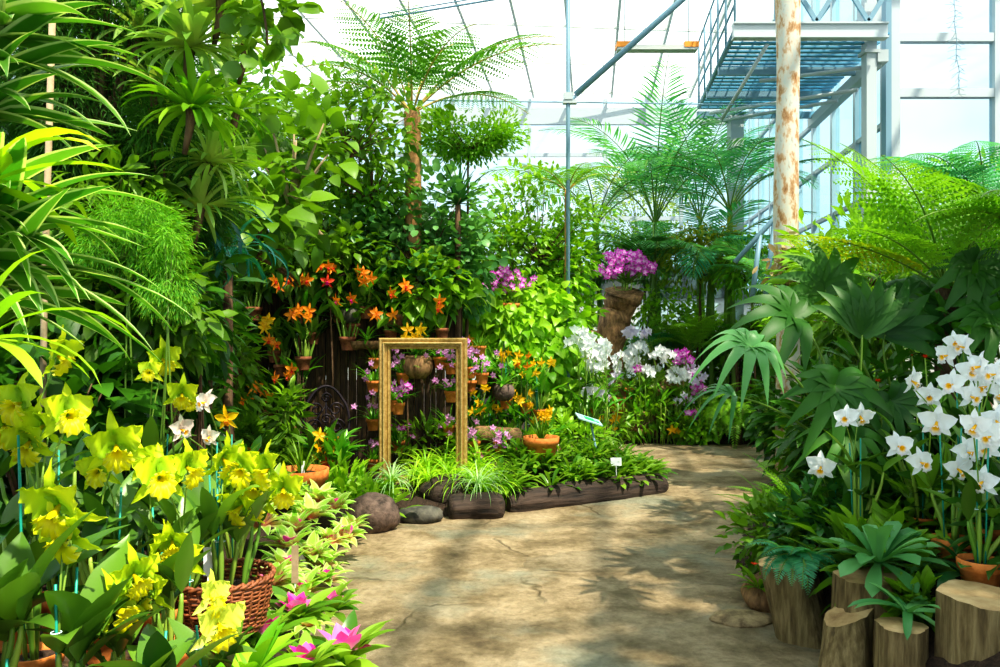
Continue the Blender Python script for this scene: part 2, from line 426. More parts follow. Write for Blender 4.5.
# ------------------------------------------------------------------ ground and path
def pathmat():
    m, nt, nd, lk = mat_new('worn flagstone')
    tc = nd.new('ShaderNodeTexCoord')
    nw = noise(nt, 1.1, 4, .6, tc.outputs['Object'])
    ad = nd.new('ShaderNodeMixRGB'); ad.blend_type = 'ADD'; ad.inputs[0].default_value = .55
    lk.new(tc.outputs['Object'], ad.inputs[1]); lk.new(nw.outputs['Color'], ad.inputs[2])
    vo = nd.new('ShaderNodeTexVoronoi'); vo.feature = 'DISTANCE_TO_EDGE'; vo.inputs['Scale'].default_value = .95
    lk.new(ad.outputs[0], vo.inputs['Vector'])
    vc = nd.new('ShaderNodeTexVoronoi'); vc.inputs['Scale'].default_value = .95; lk.new(ad.outputs[0], vc.inputs['Vector'])
    n1 = noise(nt, 2.2, 7, .68, tc.outputs['Object']); n2 = noise(nt, 22, 5, .7, tc.outputs['Object']); n3 = noise(nt, .8, 4, .6, tc.outputs['Object'])
    base = ramp(nt, n1.outputs[0], [(.30, (.09, .065, .035)), (.43, (.20, .155, .09)), (.56, (.34, .27, .175)), (.74, (.46, .39, .28))])
    sepv = nd.new('ShaderNodeSeparateColor'); lk.new(vc.outputs['Color'], sepv.inputs[0])
    tone = ramp(nt, sepv.outputs[0], [(0, (.72, .74, .72)), (.5, (1, .97, .88)), (1, (1.08, 1.05, 1.0))])
    base = mixc(nt, base, tone, .75, 'MULTIPLY')
    grey = ramp(nt, n3.outputs[0], [(.52, (0, 0, 0)), (.62, (.75, .75, .75))])
    base = mixc(nt, base, (.24, .25, .19), grey)
    fine = ramp(nt, n2.outputs[0], [(.3, (.62, .6, .55)), (.6, (1.05, 1.03, 1))])
    base = mixc(nt, base, fine, .8, 'MULTIPLY')
    crackmask = noise(nt, 1.7, 2, .5, tc.outputs['Object'])
    cm = ramp(nt, crackmask.outputs[0], [(.50, (0, 0, 0)), (.62, (.6, .6, .6))])
    cr = ramp(nt, vo.outputs['Distance'], [(.0, (1, 1, 1)), (.016, (0, 0, 0))])
    crk = mixc(nt, cr, cm, 1.0, 'MULTIPLY')
    base = mixc(nt, base, (.07, .055, .025), crk)
    b = nd.new('ShaderNodeBsdfPrincipled'); lk.new(base, b.inputs['Base Color'])
    rr = ramp(nt, n3.outputs[0], [(.4, (.8, .8, .8)), (.7, (.5, .5, .5))]); lk.new(rr, b.inputs['Roughness'])
    b.inputs['Specular IOR Level'].default_value = .3
    hh = mixc(nt, n1.outputs[0], n2.outputs[0], .25); hh = mixc(nt, hh, (0, 0, 0), crk)
    bp = nd.new('ShaderNodeBump'); bp.inputs['Strength'].default_value = .9; bp.inputs['Distance'].default_value = .05
    lk.new(hh, bp.inputs['Height']); lk.new(bp.outputs[0], b.inputs['Normal'])
    o = nd.new('ShaderNodeOutputMaterial'); lk.new(b.outputs[0], o.inputs[0]); return m
M['path'] = pathmat()
from mathutils import noise as mn
def fbm(x, y, s): return mn.fractal(Vector((x * s, y * s, 3.3)), 1.0, 2.0, 4)
def gridmesh(x0, x1, y0, y1, st, zf):
    nx = int((x1 - x0) / st); ny = int((y1 - y0) / st)
    v = [(x0 + i * (x1 - x0) / nx, y0 + j * (y1 - y0) / ny) for i in range(nx + 1) for j in range(ny + 1)]
    v = [(x, y, zf(x, y)) for x, y in v]; mb = MB(); mb.add(v, grid_quads(nx, ny)[:, ::-1]); return mb
struct('floor', gridmesh(-4, 9, -.5, 10.7, .07, lambda x, y: .018 * fbm(x, y, .9) + .008 * fbm(x, y, 3.0)), M['path'], smooth=True)
g_ = gridmesh(-8, 13, -.5, 24, .12, lambda x, y: gh(x, y) + (.02 * fbm(x, y, 2.5) if gh(x, y) > .02 else -.05))
struct('ground', g_, M['soil'], smooth=True)

# ------------------------------------------------------------------ greenhouse shell
def glassmat(name, tint, a, rough=.05):
    m, nt, nd, lk = mat_new(name)
    t = nd.new('ShaderNodeBsdfTransparent'); t.inputs[0].default_value = rgba(tint)
    g = nd.new('ShaderNodeBsdfGlossy'); g.inputs['Roughness'].default_value = rough
    mx = nd.new('ShaderNodeMixShader'); mx.inputs[0].default_value = a
    lk.new(t.outputs[0], mx.inputs[1]); lk.new(g.outputs[0], mx.inputs[2])
    o = nd.new('ShaderNodeOutputMaterial'); lk.new(mx.outputs[0], o.inputs[0]); return m
M['glass'] = glassmat('clear glass', (.88, .96, 1.0), .06)
M['glassblue'] = glassmat('blue tinted glass', (.55, .85, .98), .12)
def roofmat():
    m, nt, nd, lk = mat_new('translucent roof sheet')
    t = nd.new('ShaderNodeBsdfTransparent'); t.inputs[0].default_value = (1, 1, 1, 1)
    d = nd.new('ShaderNodeBsdfTranslucent')
    tc = nd.new('ShaderNodeTexCoord'); mp = nd.new('ShaderNodeMapping'); mp.inputs['Scale'].default_value = (.25, 1.6, 1)
    mp.inputs['Rotation'].default_value = (0, 0, .5)
    lk.new(tc.outputs['Object'], mp.inputs[0]); nz = noise(nt, 1.6, 3, .5, mp.outputs[0])
    c = ramp(nt, nz.outputs[0], [(.35, (.70, .80, .84)), (.55, (.97, .99, 1))]); lk.new(c, d.inputs[0])
    mx = nd.new('ShaderNodeMixShader'); mx.inputs[0].default_value = .3
    lk.new(t.outputs[0], mx.inputs[1]); lk.new(d.outputs[0], mx.inputs[2])
    o = nd.new('ShaderNodeOutputMaterial'); lk.new(mx.outputs[0], o.inputs[0]); return m
M['roof'] = roofmat()
RZ = 7.6; YB = 20.0; SL = .117
def wx(y): return 4.95 + SL * (y - 10)
mb = MB(); mb.add([(-9, -.4, RZ + .1), (14, -.4, RZ + .1), (14, 10.05, RZ + .1), (-9, 10.05, RZ + .1), (wx(10), 10.05, RZ + .1), (wx(YB), YB, RZ + .1), (-9, YB, RZ + .1)],
                  [(0, 1, 2, 3), (3, 4, 5, 6)])
roof = struct('ceiling', mb, M['roof'])
mb = MB()
for k in range(-12, 14):
    x0 = k * 1.0
    a = Vector((x0 - 1.5, -.3, RZ)); b = Vector((x0 - 1.5 + SL * 20.2, YB, RZ))
    if x0 - 1.5 + SL * 10 > wx(10): b = a + (b - a) * ((10 - a.y) / (b.y - a.y))
    beam(mb, a, b, .05, .12)
for y in np.arange(.5, 20, 2.1): beam(mb, (-9, y - .8, RZ - .07), (wx(y) if y > 10 else 13, y + .6, RZ - .02), .04, .05)
struct('trim_rafters', mb, solid('cream rafters', (.78, .78, .70), .6))
# back wall
mb = MB()
box(mb, -9, wx(YB), YB - .06, YB + .06, 6.85, 7.27); box(mb, -9, wx(YB), YB - .03, YB + .03, 6.03, 6.12); box(mb, -9, wx(YB), YB - .03, YB + .03, 4.4, 4.5)
for x in np.arange(-9, wx(YB), 1.95): box(mb, x - .04, x + .04, YB - .05, YB + .05, 3.2, 7.5)
box(mb, wx(YB) - .25, wx(YB) + .05, YB - .15, YB + .15, 0, 7.6)
box(mb, 3.7, 3.95, YB - .25, YB - .05, 6.8, 7.6)
wb = struct('wall_back', mb, M['steel'])
mb = MB(); box(mb, -9, wx(YB), YB - .01, YB + .01, 3.2, 7.5); g = struct('glass_pane', mb, M['glass'], wb)
mb = MB(); box(mb, -9, wx(YB), YB - .1, YB + .1, 0, 2.4); struct('plinth', mb, M['concrete'], wb)
mb = MB(); box(mb, -9, wx(YB), YB - .16, YB + .12, 2.4, 3.2); struct('coping', mb, M['darkband'], wb)
# right side wall, running away
mb = MB(); glass = MB(); pl = MB(); cp = MB()
a0 = Vector((wx(10), 10, 0)); a1 = Vector((wx(YB), YB, 0))
def sp(y, z, off=0): return Vector((wx(y) + off, y, z))
for y in list(np.arange(10.0, YB, 1.05)): beam(mb, sp(y, 2.3), sp(y, 7.6), .12, .07)
for z in (2.6, 3.35, 4.2, 5.05, 5.9, 6.75): beam(mb, sp(10, z), sp(YB, z), .07, .06)
glass.add([tuple(sp(10, 2.4)), tuple(sp(YB, 2.4)), tuple(sp(YB, 7.6)), tuple(sp(10, 7.6))], [(0, 1, 2, 3)])
beam(pl, sp(10, 1.1), sp(YB, 1.1), .2, 2.2); beam(cp, sp(10, 2.32), sp(YB, 2.32), .3, .25)
wr = struct('wall_right', mb, M['steel']); struct('glass_pane', glass, M['glassblue'], wr); struct('plinth', pl, M['concrete'], wr); struct('coping', cp, M['darkband'], wr)
mb = MB(); box(mb, wx(10) + .0, wx(10) + .13, 9.9, 10.12, 0, 7.6); struct('trim_corner', mb, M['steel'])
mb = MB(); box(mb, wx(10) - .07, wx(10) + .0, 9.86, 9.98, 2.3, 7.6); struct('trim_corner_strip', mb, M['steelblue'])
# front-right facing wall
mb = MB(); X0 = wx(10) + .12
for x in (6.37, 7.9, 9.4, 11): box(mb, x - .06, x + .06, 9.94, 10.06, 2.4, 7.6)
for z in (5.28, 4.57, 3.4, 6.2): box(mb, X0, 13, 9.95, 10.05, z - .05, z + .06)
wf = struct('wall_front_right', mb, M['steel'])
mb = MB(); box(mb, X0, 13, 10, 10.01, 2.4, 7.6); struct('glass_pane', mb, M['glass'], wf)
mb = MB(); box(mb, X0, 13, 9.95, 10.1, 0, 2.15); struct('plinth', mb, M['concrete'], wf)
mb = MB(); box(mb, X0, 13, 9.9, 10.12, 2.15, 2.45); struct('coping', mb, M['darkband'], wf)
# left wall
mb = MB()
for y in np.arange(0, 20.1, 1.5): box(mb, -8.06, -7.94, y - .04, y + .04, 1, 7.6)
for z in (1.0, 3.2, 5.4): box(mb, -8.04, -7.96, -.3, 20, z - .04, z + .04)
wl = struct('wall_left', mb, M['steel'])
mb = MB(); box(mb, -8.1, -7.9, -.3, 20, -.1, 1); struct('plinth', mb, M['concrete'], wl)
mb = MB(); box(mb, -8.01, -7.99, -.3, 20, 1, 7.6); struct('glass_pane', mb, M['glass'], wl)

# ------------------------------------------------------------------ service gallery top right
gal = thing('service_gallery', 'raised steel maintenance gallery with blue grating deck under the glass roof', 'walkway', (2.71, 9, 4.94))
def gl(x, y, z): return Vector((x, y - 9, z - 4.94)) - Vector((2.71, 0, 0))
def lx(y): return 2.71 + SL * (y - 9)
def rx(y): return 4.5 + .1 * (y - 9)
mb = MB()
for k, y in enumerate(np.arange(9.05, 12.0, .14)):
    beam(mb, gl(lx(y), y, 4.97), gl(rx(y), y, 4.97), .075, .02, c=.4)
part('deck', mb, M['grating'], gal, False)
mb = MB()
for x in np.arange(0, 1.0, .085):
    beam(mb, gl(lx(9) + x * 1.79, 9, 5.0), gl(lx(12) + x * 1.75, 12, 5.0), .01, .03)
part('deck', mb, M['grating'], gal, False)
for y in (9.0, 10.0, 11.0, 12.0):
    mb = MB(); beam(mb, gl(lx(y) - .03, y, 4.86), gl(rx(y) + .05, y, 4.86), .05, .1)
    if y > 9: part('cross_beam', mb, M['steelblue'], gal, False)
mb = MB(); beam(mb, gl(lx(9) - .03, 8.98, 4.98), gl(rx(9) - .05, 8.98, 4.98), .06, .14); beam(mb, gl(lx(9) - .03, 8.98, 4.90), gl(rx(9) - .05, 8.98, 4.90), .12, .02); beam(mb, gl(lx(9) - .03, 8.98, 5.06), gl(rx(9) - .05, 8.98, 5.06), .12, .02)
part('front_beam', mb, M['steel'], gal, False, label='white painted steel edge beam')
mb = MB(); beam(mb, gl(rx(9.2), 9.2, 4.78), gl(rx(12.2) + .05, 12.2, 4.78), .12, .14); part('side_beam', mb, M['steel'], gal, False)
mb = MB(); tube(mb, [gl(lx(9), 9, 4.98), gl(lx(12), 12, 4.98)], .035); part('side_beam', mb, M['steelblue'], gal)
for (p, q) in (((3.1, 9.05, 4.85), (2.9, 10.2, 4.3)), ((4.4, 9.6, 4.5), (3.1, 11.5, 4.75)), ((4.5, 10.4, 4.6), (3.1, 12, 4.72)), ((4.55, 9.3, 4.7), (3.4, 10.2, 4.8))):
    mb = MB(); tube(mb, [gl(*p), gl(*q)], .025); part('brace', mb, M['steel'], gal)
mb = MB()
for y in np.arange(9.0, 12.05, .6): tube(mb, [gl(lx(y), y, 4.97), gl(lx(y), y, 6.0)], .016, 5)
for z in (5.3, 5.65, 6.0): tube(mb, [gl(lx(9), 9, z), gl(lx(12), 12, z)], .014, 5)
part('railing', mb, M['steelblue'], gal)
mb = MB()
beam(mb, gl(3.2, 9.0, 5.62), gl(4.55, 9.0, 5.62), .07, .06); beam(mb, gl(3.2, 9, 5.1), gl(3.2, 9, 6.6), .06, .06)
for x in (3.35, 3.95): beam(mb, gl(x, 9, 5.58), gl(x + .3, 9, 5.1), .03, .05); beam(mb, gl(x + .6, 9, 5.58), gl(x + .3, 9, 5.1), .03, .05)
part('truss', mb, M['steelblue'], gal, False)
col = thing('steel_column', 'white painted steel column under the right end of the gallery', 'column', (4.40, 9.3, 0))
mb = MB(); box(mb, -.06, .06, -.07, .07, 0, 7.5); part('shaft', mb, M['steel'], col, False)
mb = MB(); box(mb, -.09, .09, -.1, .1, 4.82, 4.86); box(mb, -.1, .1, -.1, .1, 5.1, 5.4); part('flange_plate', mb, M['steel'], col, False)
col = thing('steel_column', 'white steel column behind the palm fronds at the far left end of the gallery', 'column', (3.62, 12.0, 0))
mb = MB(); box(mb, -.1, .1, -.1, .1, 0, 4.8); part('shaft', mb, M['steel'], col, False)
mb = MB(); box(mb, -.14, .14, -.14, .14, 4.78, 4.82); part('flange_plate', mb, M['steel'], col, False)

# pole, diagonal pipe, wires, hanging lamp
pole = thing('steel_pole', 'thin upright blue grey steel pole rising to the roof behind the shrubs', 'pole', (.785, 9.0, 0))
mb = MB(); tube(mb, [(0, 0, 0), (0, 0, 7.6)], .024, 8); part('shaft', mb, M['steelblue'], pole)
mb = MB(); box(mb, -.06, .1, -.04, .04, 4.15, 4.19); box(mb, -.05, .05, -.05, .05, 4.19, 4.27); part('bracket', mb, M['steel'], pole, False)
pipe = thing('diagonal_pipe', 'blue green diagonal pipe strut slanting up to the roof right of the pole', 'pipe', (.875, 9.0, 4.26))
mb = MB(); tube(mb, [(0, 0, 0), (3.2, 0, 2.85)], .036, 10); part('shaft', mb, M['steelblue'], pipe)
mb = MB(); tube(mb, [(0, 0, -.02), (-.08, 0, -.08)], .02, 8); part('end_fitting', mb, M['steelblue'], pipe)
mb = MB(); tube(mb, [(-3, 9, 4.22), (3.5, 9.3, 4.22)], .008, 5); thing('tension_wire', 'taut horizontal wire running across below the roof past the pole', 'wire', data=mb.mesh('tension_wire', [M['steelblue']]))
mb = MB(); tube(mb, [(-2, 13, 6.75), (4.4, 12.4, 7.55)], .018, 5); tube(mb, [(-2, 13, 6.82), (4.4, 12.4, 7.62)], .012, 5); thing('cable_conduit', 'paired thin pipes crossing under the white roof', 'pipe', data=mb.mesh('cable_conduit', [M['steelblue']]))
lp = thing('strip_lamp', 'long slim grow lamp with orange end caps hanging under the white roof', 'lamp', (2.0, 10, 5.15))
mb = MB(); box(mb, -.5, .52, -.07, .07, -.03, .03); part('housing', mb, M['lampgrey'], lp, False)
for x in (-.5, .36):
    mb = MB(); box(mb, x - .01, x + .17, -.08, .08, .0, .07); part('end_cap', mb, M['orangecap'], lp, False)
for x in (-.4, .42):
    mb = MB(); tube(mb, [(x, 0, .05), (x, 0, 2.4)], .006, 4); part('hanging_wire', mb, M['steelblue'], lp)

# ------------------------------------------------------------------ gilded picture frame
fr = thing('picture_frame', 'empty gilded picture frame standing upright among the hanging orchid pots', 'frame', (-.695, 7.05, gh(-.7, 7.05) - .03), -.06)
fz = 1.46 - fr.location.z
def ring(mb, W, H, pr, mat=0):
    """mitred moulding: profile points (inset, forward)"""
    v = []; n = len(pr)
    for (sx, zz) in ((-1, 0), (1, 0), (1, 1), (-1, 1)):
        for (i, f) in pr: v.append((sx * (W / 2 - i), -f, (H - i) if zz else i))
    q = []
    for k in range(4):
        for j in range(n): a = k * n + j; b = k * n + (j + 1) % n; c = ((k + 1) % 4) * n + (j + 1) % n; d = ((k + 1) % 4) * n + j; q.append((a, b, c, d))
    mb.add(v, q)
mb = MB(); ring(mb, .80, fz, [(0, -.03), (0, .03), (.012, .045), (.03, .04), (.05, .02), (.075, .018), (.085, .03), (.1, .022), (.1, -.03)]); part('moulding', mb, M['gold'], fr, False)
mb = MB(); ring(mb, .73, fz - .07, [(0, 0.015), (.004, .05), (.012, .055), (.02, .05), (.024, .015)])
for v in mb.V: v[:, 2] += .035
part('bead_strip', mb, M['goldfront'], fr, False)

# ------------------------------------------------------------------ dark slat screen behind the frame
def slat_screen(name, label, x0, x1, Y, h, parts=2, seed=1):
    g = random.Random(seed)
    t = thing(name, label, 'screen', ((x0 + x1) / 2, Y, gh((x0 + x1) / 2, Y) - .05))
    W = x1 - x0; mb = MB(); x = -W / 2
    while x < W / 2:
        w_ = g.uniform(.05, .11); box(mb, x, x + w_ - .008, g.uniform(-.02, 0), .02, 0, h + g.uniform(-.08, .08)); x += w_
    part('slats', mb, M['darkwood'], t, False)
    for z in (.4, h - .3):
        mb = MB(); box(mb, -W / 2, W / 2, .02, .06, z - .04, z + .04); part('rail', mb, M['darkwood'], t, False)
    return t
slat_screen('wooden_screen', 'dark weathered slat screen behind the gilded frame with pots hung on it', -2.75, -.42, 7.85, 1.75, seed=3)
slat_screen('wooden_screen', 'dark slat screen behind the orange orchids left of the iron chair', -5.0, -2.8, 7.75, 1.9, seed=5)

# ------------------------------------------------------------------ iron chair
def iron_chair():
    r = thing('garden_chair', 'ornate dark cast iron garden chair in the shade left of the gilded frame', 'chair', (-1.60, 7.2, gh(-1.60, 7.2) + .0), .25)
    z0 = .30
    mb = MB(); lathe(mb, [(0, z0 - .02), (.2, z0 - .02), (.215, z0), (.2, z0 + .02), (0, z0 + .02)], 20); part('seat', mb, M['iron'], r)
    for a in (45, 135, 225, 315):
        mb = MB(); ca, sa = math.cos(math.radians(a)), math.sin(math.radians(a))
        tube(mb, [(ca * .15, sa * .15, z0), (ca * .2, sa * .2, z0 * .66), (ca * .15, sa * .15, z0 * .33), (ca * .22, sa * .22, 0)], .014); part('leg', mb, M['iron'], r)
    mb = MB(); pts = []
    for k in range(25):
        t = k / 24; a = -PI * .12 + t * PI * 1.24
        pts.append((math.cos(a) * .215, .17 + .05 * math.sin(a), z0 + .17 + math.sin(a) * .33 + (.03 * abs(math.cos(2 * a)))))
    tube(mb, pts, .014); part('back_frame', mb, M['iron'], r)
    mb = MB()
    for cx, cz, rr in ((-.1, .15, .075), (.1, .15, .075), (-.09, .31, .07), (.09, .31, .07), (0, .42, .05), (0, .22, .05), (0, .07, .05)):
        s = 1 if cx >= 0 else -1; pp = []
        for k in range(20):
            a = k * .45; q = rr * (1 - k / 26); pp.append((cx + s * q * math.cos(a), .19, z0 + cz + q * math.sin(a)))
        tube(mb, pp, .009, 5)
    tube(mb, [(0, .19, z0), (0, .2, z0 + .48)], .01); tube(mb, [(-.2, .18, z0 + .05), (-.1, .19, z0 + .2), (0, .2, z0 + .35)], .008); tube(mb, [(.2, .18, z0 + .05), (.1, .19, z0 + .2), (0, .2, z0 + .35)], .008)
    part('back_scrollwork', mb, M['iron'], r)
iron_chair()

# ------------------------------------------------------------------ pots
def pot_parts(root, r, h, z=0, dark=False, x=0, y=0):
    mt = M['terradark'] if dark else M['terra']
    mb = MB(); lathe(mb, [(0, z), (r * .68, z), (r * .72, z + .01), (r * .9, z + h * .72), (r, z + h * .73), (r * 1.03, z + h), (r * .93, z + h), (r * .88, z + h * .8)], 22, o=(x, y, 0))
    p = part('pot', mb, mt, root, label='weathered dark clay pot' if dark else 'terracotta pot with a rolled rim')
    mb = MB(); lathe(mb, [(0, z + h * .84), (r * .5, z + h * .9), (r * .91, z + h * .83)], 14, noise=.04, o=(x, y, 0))
    part('potting_bark', mb, M['soil'], root)
    return p

# ------------------------------------------------------------------ basket
def wicker(r, h, seed=0):
    body = MB(); n = 30
    for k in range(int(h / .0078)):
        z = .004 + k * .0078; rr = r * (.80 + .2 * (z / h) ** .8)
        a = np.linspace(0, 2 * PI, n * 4 + 1); ph = PI * (k % 2)
        rad = rr + .0045 * np.sin(a * n / 2 + ph) + rng.normal(0, .001, len(a)) + .003 * np.sin(a * 2 + k)
        zz = z + .002 * np.sin(a * 3 + k)
        tube(body, np.stack([np.cos(a) * rad, np.sin(a) * rad, zz], 1), rng.uniform(.0034, .0048), 5, c=rng.random(), cap=False)
    st = MB()
    for j in range(n):
        a = j * 2 * PI / n; tube(st, [(math.cos(a) * r * .8, math.sin(a) * r * .8, 0), (math.cos(a) * r * .93, math.sin(a) * r * .93, h * .5), (math.cos(a) * r, math.sin(a) * r, h + .012)], .005, 5)
    rim = MB()
    for s in (0, 1):
        a = np.linspace(0, 2 * PI, 90); tube(rim, np.stack([np.cos(a) * (r + .006 * np.cos(a * 16 + s * PI)), np.sin(a) * (r + .006 * np.cos(a * 16 + s * PI)), h + .006 * np.sin(a * 16 + s * PI)], 1), .006, 5, cap=False)
    return body, st, rim

# ------------------------------------------------------------------ stumps, logs, boulders
M['stumpbark'] = solid('dry stump wood', (.08, .05, .02), .9, scale=5, bump=1, stretch=(7, 7, .8), stops=[(.25, (.035, .022, .012)), (.45, (.17, .12, .05)), (.7, (.38, .29, .14))])
M['cutwood'] = solid('cut wood', (.4, .26, .12), .8, scale=6, bump=.4, stops=[(.3, (.2, .11, .045)), (.5, (.45, .3, .14)), (.7, (.62, .46, .25))])
M['ochrerock'] = solid('ochre stone', (.12, .08, .04), .85, c2=(.45, .34, .18), scale=12, bump=.6)
def stump(label, x, y, r, h, lean=(0, 0), sx=1, sy=1, seed=0, tilt=0):
    t = thing('tree_stump', label, 'stump', (x, y, -.04), group=None)
    g = np.random.default_rng(seed); n = 30; rows = 9; vs = []
    ph = g.random(6) * 6.3
    for i in range(rows):
        u = i / (rows - 1)
        for j in range(n):
            a = j * 2 * PI / n
            k = 1 + .05 * math.sin(3 * a + ph[0]) + .05 * math.sin(5 * a + ph[1]) + .03 * math.sin(11 * a + ph[2]) + .015 * math.sin(17 * a + u * 4) + .12 * (1 - u) ** 3
            vs.append((r * k * math.cos(a) * sx + lean[0] * u, r * k * math.sin(a) * sy + lean[1] * u, h * u + (tilt * r * math.cos(a) * u)))
    mb = MB(); mb.add(vs, [(i * n + j, i * n + (j + 1) % n, (i + 1) * n + (j + 1) % n, (i + 1) * n + j) for i in range(rows - 1) for j in range(n)])
    part('trunk', mb, M['stumpbark'], t)
    top = vs[-n:]; c = np.mean(top, 0); v2 = [tuple(p) for p in top] + [tuple(c + (np.array(p) - c) * .5 + np.array((0, 0, g.uniform(-.004, .006)))) for p in top] + [tuple(c)]
    q = [(j, (j + 1) % n, n + (j + 1) % n, n + j) for j in range(n)] + [(n + j, n + (j + 1) % n, 2 * n, 2 * n) for j in range(n)]
    mb = MB(); mb.add(v2, q); part('cut_face', mb, M['cutwood'], t, label='sawn top face')
    return t
def boulder(name, label, x, y, z, r, sc_, mat, seed=0, cat='rock', rz=0):
    g = np.random.default_rng(seed); off = Vector(g.random(3) * 20); mb = MB(); n, m = 18, 28; vs = []
    for i in range(n + 1):
        th = PI * i / n
        for j in range(m):
            a = 2 * PI * j / m; d = Vector((math.sin(th) * math.cos(a), math.sin(th) * math.sin(a), math.cos(th)))
            k = 1 + .16 * mn.noise(d * 1.3 + off) + .05 * mn.noise(d * 5 + off); vs.append((d.x * k * r * sc_[0], d.y * k * r * sc_[1], max(d.z * k, -.75) * r * sc_[2]))
    mb.add(vs, [(i * m + j, (i + 1) * m + j, (i + 1) * m + (j + 1) % m, i * m + (j + 1) % m) for i in range(n) for j in range(m)])
    o = thing(name, label, cat, (x, y, z), rz, data=mb.mesh(name, [mat])); return o
def log(label, a, b, r, mat, seed=0, name='edging_log', taper=1.0, cut='cutwood'):
    a = Vector(a); b = Vector(b); L = (b - a).length; d = (b - a) / L
    t = thing(name, label, 'log', tuple(a), math.atan2(d.y, d.x)); n = 26; rows = 22; vs = []; g = np.random.default_rng(seed); ph = g.random(4) * 6
    for i in range(rows):
        u = i / (rows - 1); rr = r * (1 + (taper - 1) * u) * (1 - .32 * math.exp(-u * 22) - .32 * math.exp(-(1 - u) * 22)) * (1 + .06 * math.sin(u * 9 + ph[0]) + .03 * math.sin(u * 23 + ph[1]))
        if i == 0 or i == rows - 1: rr *= .82
        for j in range(n):
            an = 2 * PI * j / n; k = rr * (1 + .04 * math.sin(3 * an + ph[2] + u * 3) + .03 * math.sin(7 * an + ph[3] - 5 * u) + .02 * math.sin(13 * an))
            vs.append((L * u, k * math.cos(an), k * math.sin(an) + (b.z - a.z) * u))
    mb = MB(); mb.add(vs, [(i * n + j, (i + 1) * n + j, (i + 1) * n + (j + 1) % n, i * n + (j + 1) % n) for i in range(rows - 1) for j in range(n)]); part('trunk', mb, mat, t)
    for e, rw in ((0, 0), (1, rows - 1)):
        ring_ = vs[rw * n:(rw + 1) * n]; c = np.mean(ring_, 0); mb = MB(); mb.add([tuple(p) for p in ring_] + [tuple(c)], [(j, (j + 1) % n, n, n) for j in range(n)]); part('cut_end', mb, M[cut] if isinstance(cut, str) else cut, t)
    return t
M['stumpdark'] = M['stumpbark']
stump('tall pale grey stump at the lower right corner of the picture', 1.86, 2.95, .185, .545, seed=1, tilt=-.06)
stump('short sawn stump left of the tall pale corner stump', 1.57, 3.05, .09, .40, seed=2)
stump('split flared stump with an orange sawn top under the big green rosette', 1.60, 3.4, .13, .48, lean=(.03, .03), sx=1.1, seed=3, tilt=.1)
stump('leaning weathered stump with a fern drooping over its top', 1.52, 3.85, .13, .40, lean=(-.09, .05), seed=4, tilt=.15)
stump('pointed split slab stump leaning in front of the orange topped stump', 1.43, 3.28, .10, .34, lean=(.07, .08), seed=6, tilt=.5)
boulder('edging_rock', 'brown block rock beside the path under the red flowered ground cover', 1.50, 4.3, .06, .17, (1, .8, .75), M['drift'], 5, rz=.3)
boulder('edging_rock', 'flat ochre stone set at the right edge of the path', 1.27, 4.1, .0, .14, (1.2, .8, .22), M['ochrerock'], 9)
boulder('boulder', 'large round brown boulder at the left edge of the path', -.96, 5.95, .12, .19, (1.02, .9, .88), M['stone'], 3)
boulder('boulder', 'low dark slate rock right of the round brown boulder', -.64, 6.25, .04, .16, (1.15, .7, .5), M['stonegrey'], 4)
boulder('boulder', 'dark smooth rock behind the pink centred bromeliads beside the path', -1.22, 4.45, .1, .15, (.8, .8, 1.2), M['stonegrey'], 8)
boulder('boulder', 'dark rounded rock under the trailing green plant below the frame', -.45, 6.7, .12, .2, (1.2, .8, .85), M['logdark'], 12)
log('long dark weathered border log along the bed beside the path', (.06, 6.60, .05), (1.56, 7.42, .065), .125, M['logdark'], 1, cut='logdark')
log('short dark border log between the boulder and the long border log', (-.42, 6.36, .07), (.03, 6.46, .07), .12, M['logdark'], 2, cut='logdark')
log('pinkish grey driftwood log lying behind the bed right of the gilded frame', (-.28, 8.0, .47), (.22, 8.05, .44), .085, M['drift'], 5, name='driftwood_log')

# carved driftwood stand holding the purple orchids, gnarled roots beyond the path
def driftwood(name, label, base, pts, rad, seed=0, arms=(), mat='drift'):
    t = thing(name, label, 'driftwood', base); g = np.random.default_rng(seed)
    mb = MB(); P = np.array(pts, float); n = 16
    u = np.linspace(0, len(P) - 1, n); Pi = np.stack([np.interp(u, range(len(P)), P[:, k]) for k in range(3)], 1); R = np.interp(u, range(len(rad)), rad) * (1 + g.normal(0, .07, n))
    tube(mb, Pi + g.normal(0, .02, (n, 3)) * (1, 1, .3), R, 12); part('trunk', mb, M[mat], t)
    for (a, r0, r1) in arms:
        mb = MB(); A = np.array(a, float); k = np.linspace(0, len(A) - 1, 8); Ai = np.stack([np.interp(k, range(len(A)), A[:, i]) for i in range(3)], 1)
        tube(mb, Ai + g.normal(0, .008, (8, 3)), np.linspace(r0, r1, 8), 9); part('root', mb, M[mat], t)
    return t
driftwood('driftwood_stand', 'tall gnarled driftwood stand carrying the bright purple orchid bouquet', (1.60, 10.95, .15), [(0, 0, -.2), (0, 0, .7), (-.06, 0, 1.15), (-.02, 0, 1.45), (.08, 0, 1.66), (.10, 0, 1.76), (.14, 0, 1.93)], [.16, .14, .2, .25, .17, .26, .29], 3,
          [([(0, 0, 1.2), (-.2, 0, 1.25), (-.42, 0, 1.3), (-.5, 0, 1.5)], .16, .1)])
driftwood('driftwood_root', 'twisted orange brown driftwood root below the white orchids', (1.6, 10.75, .1), [(-.3, 0, .0), (-.05, 0, .25), (.1, 0, .5), (.05, 0, .75)], [.12, .14, .12, .1], 4,
          [([(0, 0, .3), (.3, -.05, .35), (.5, -.1, .25)], .07, .03), ([(0, 0, .4), (-.2, -.1, .6), (-.3, 0, .5)], .06, .03), ([(-.1, 0, .2), (.25, -.15, .1), (.55, -.1, .05)], .08, .04)])
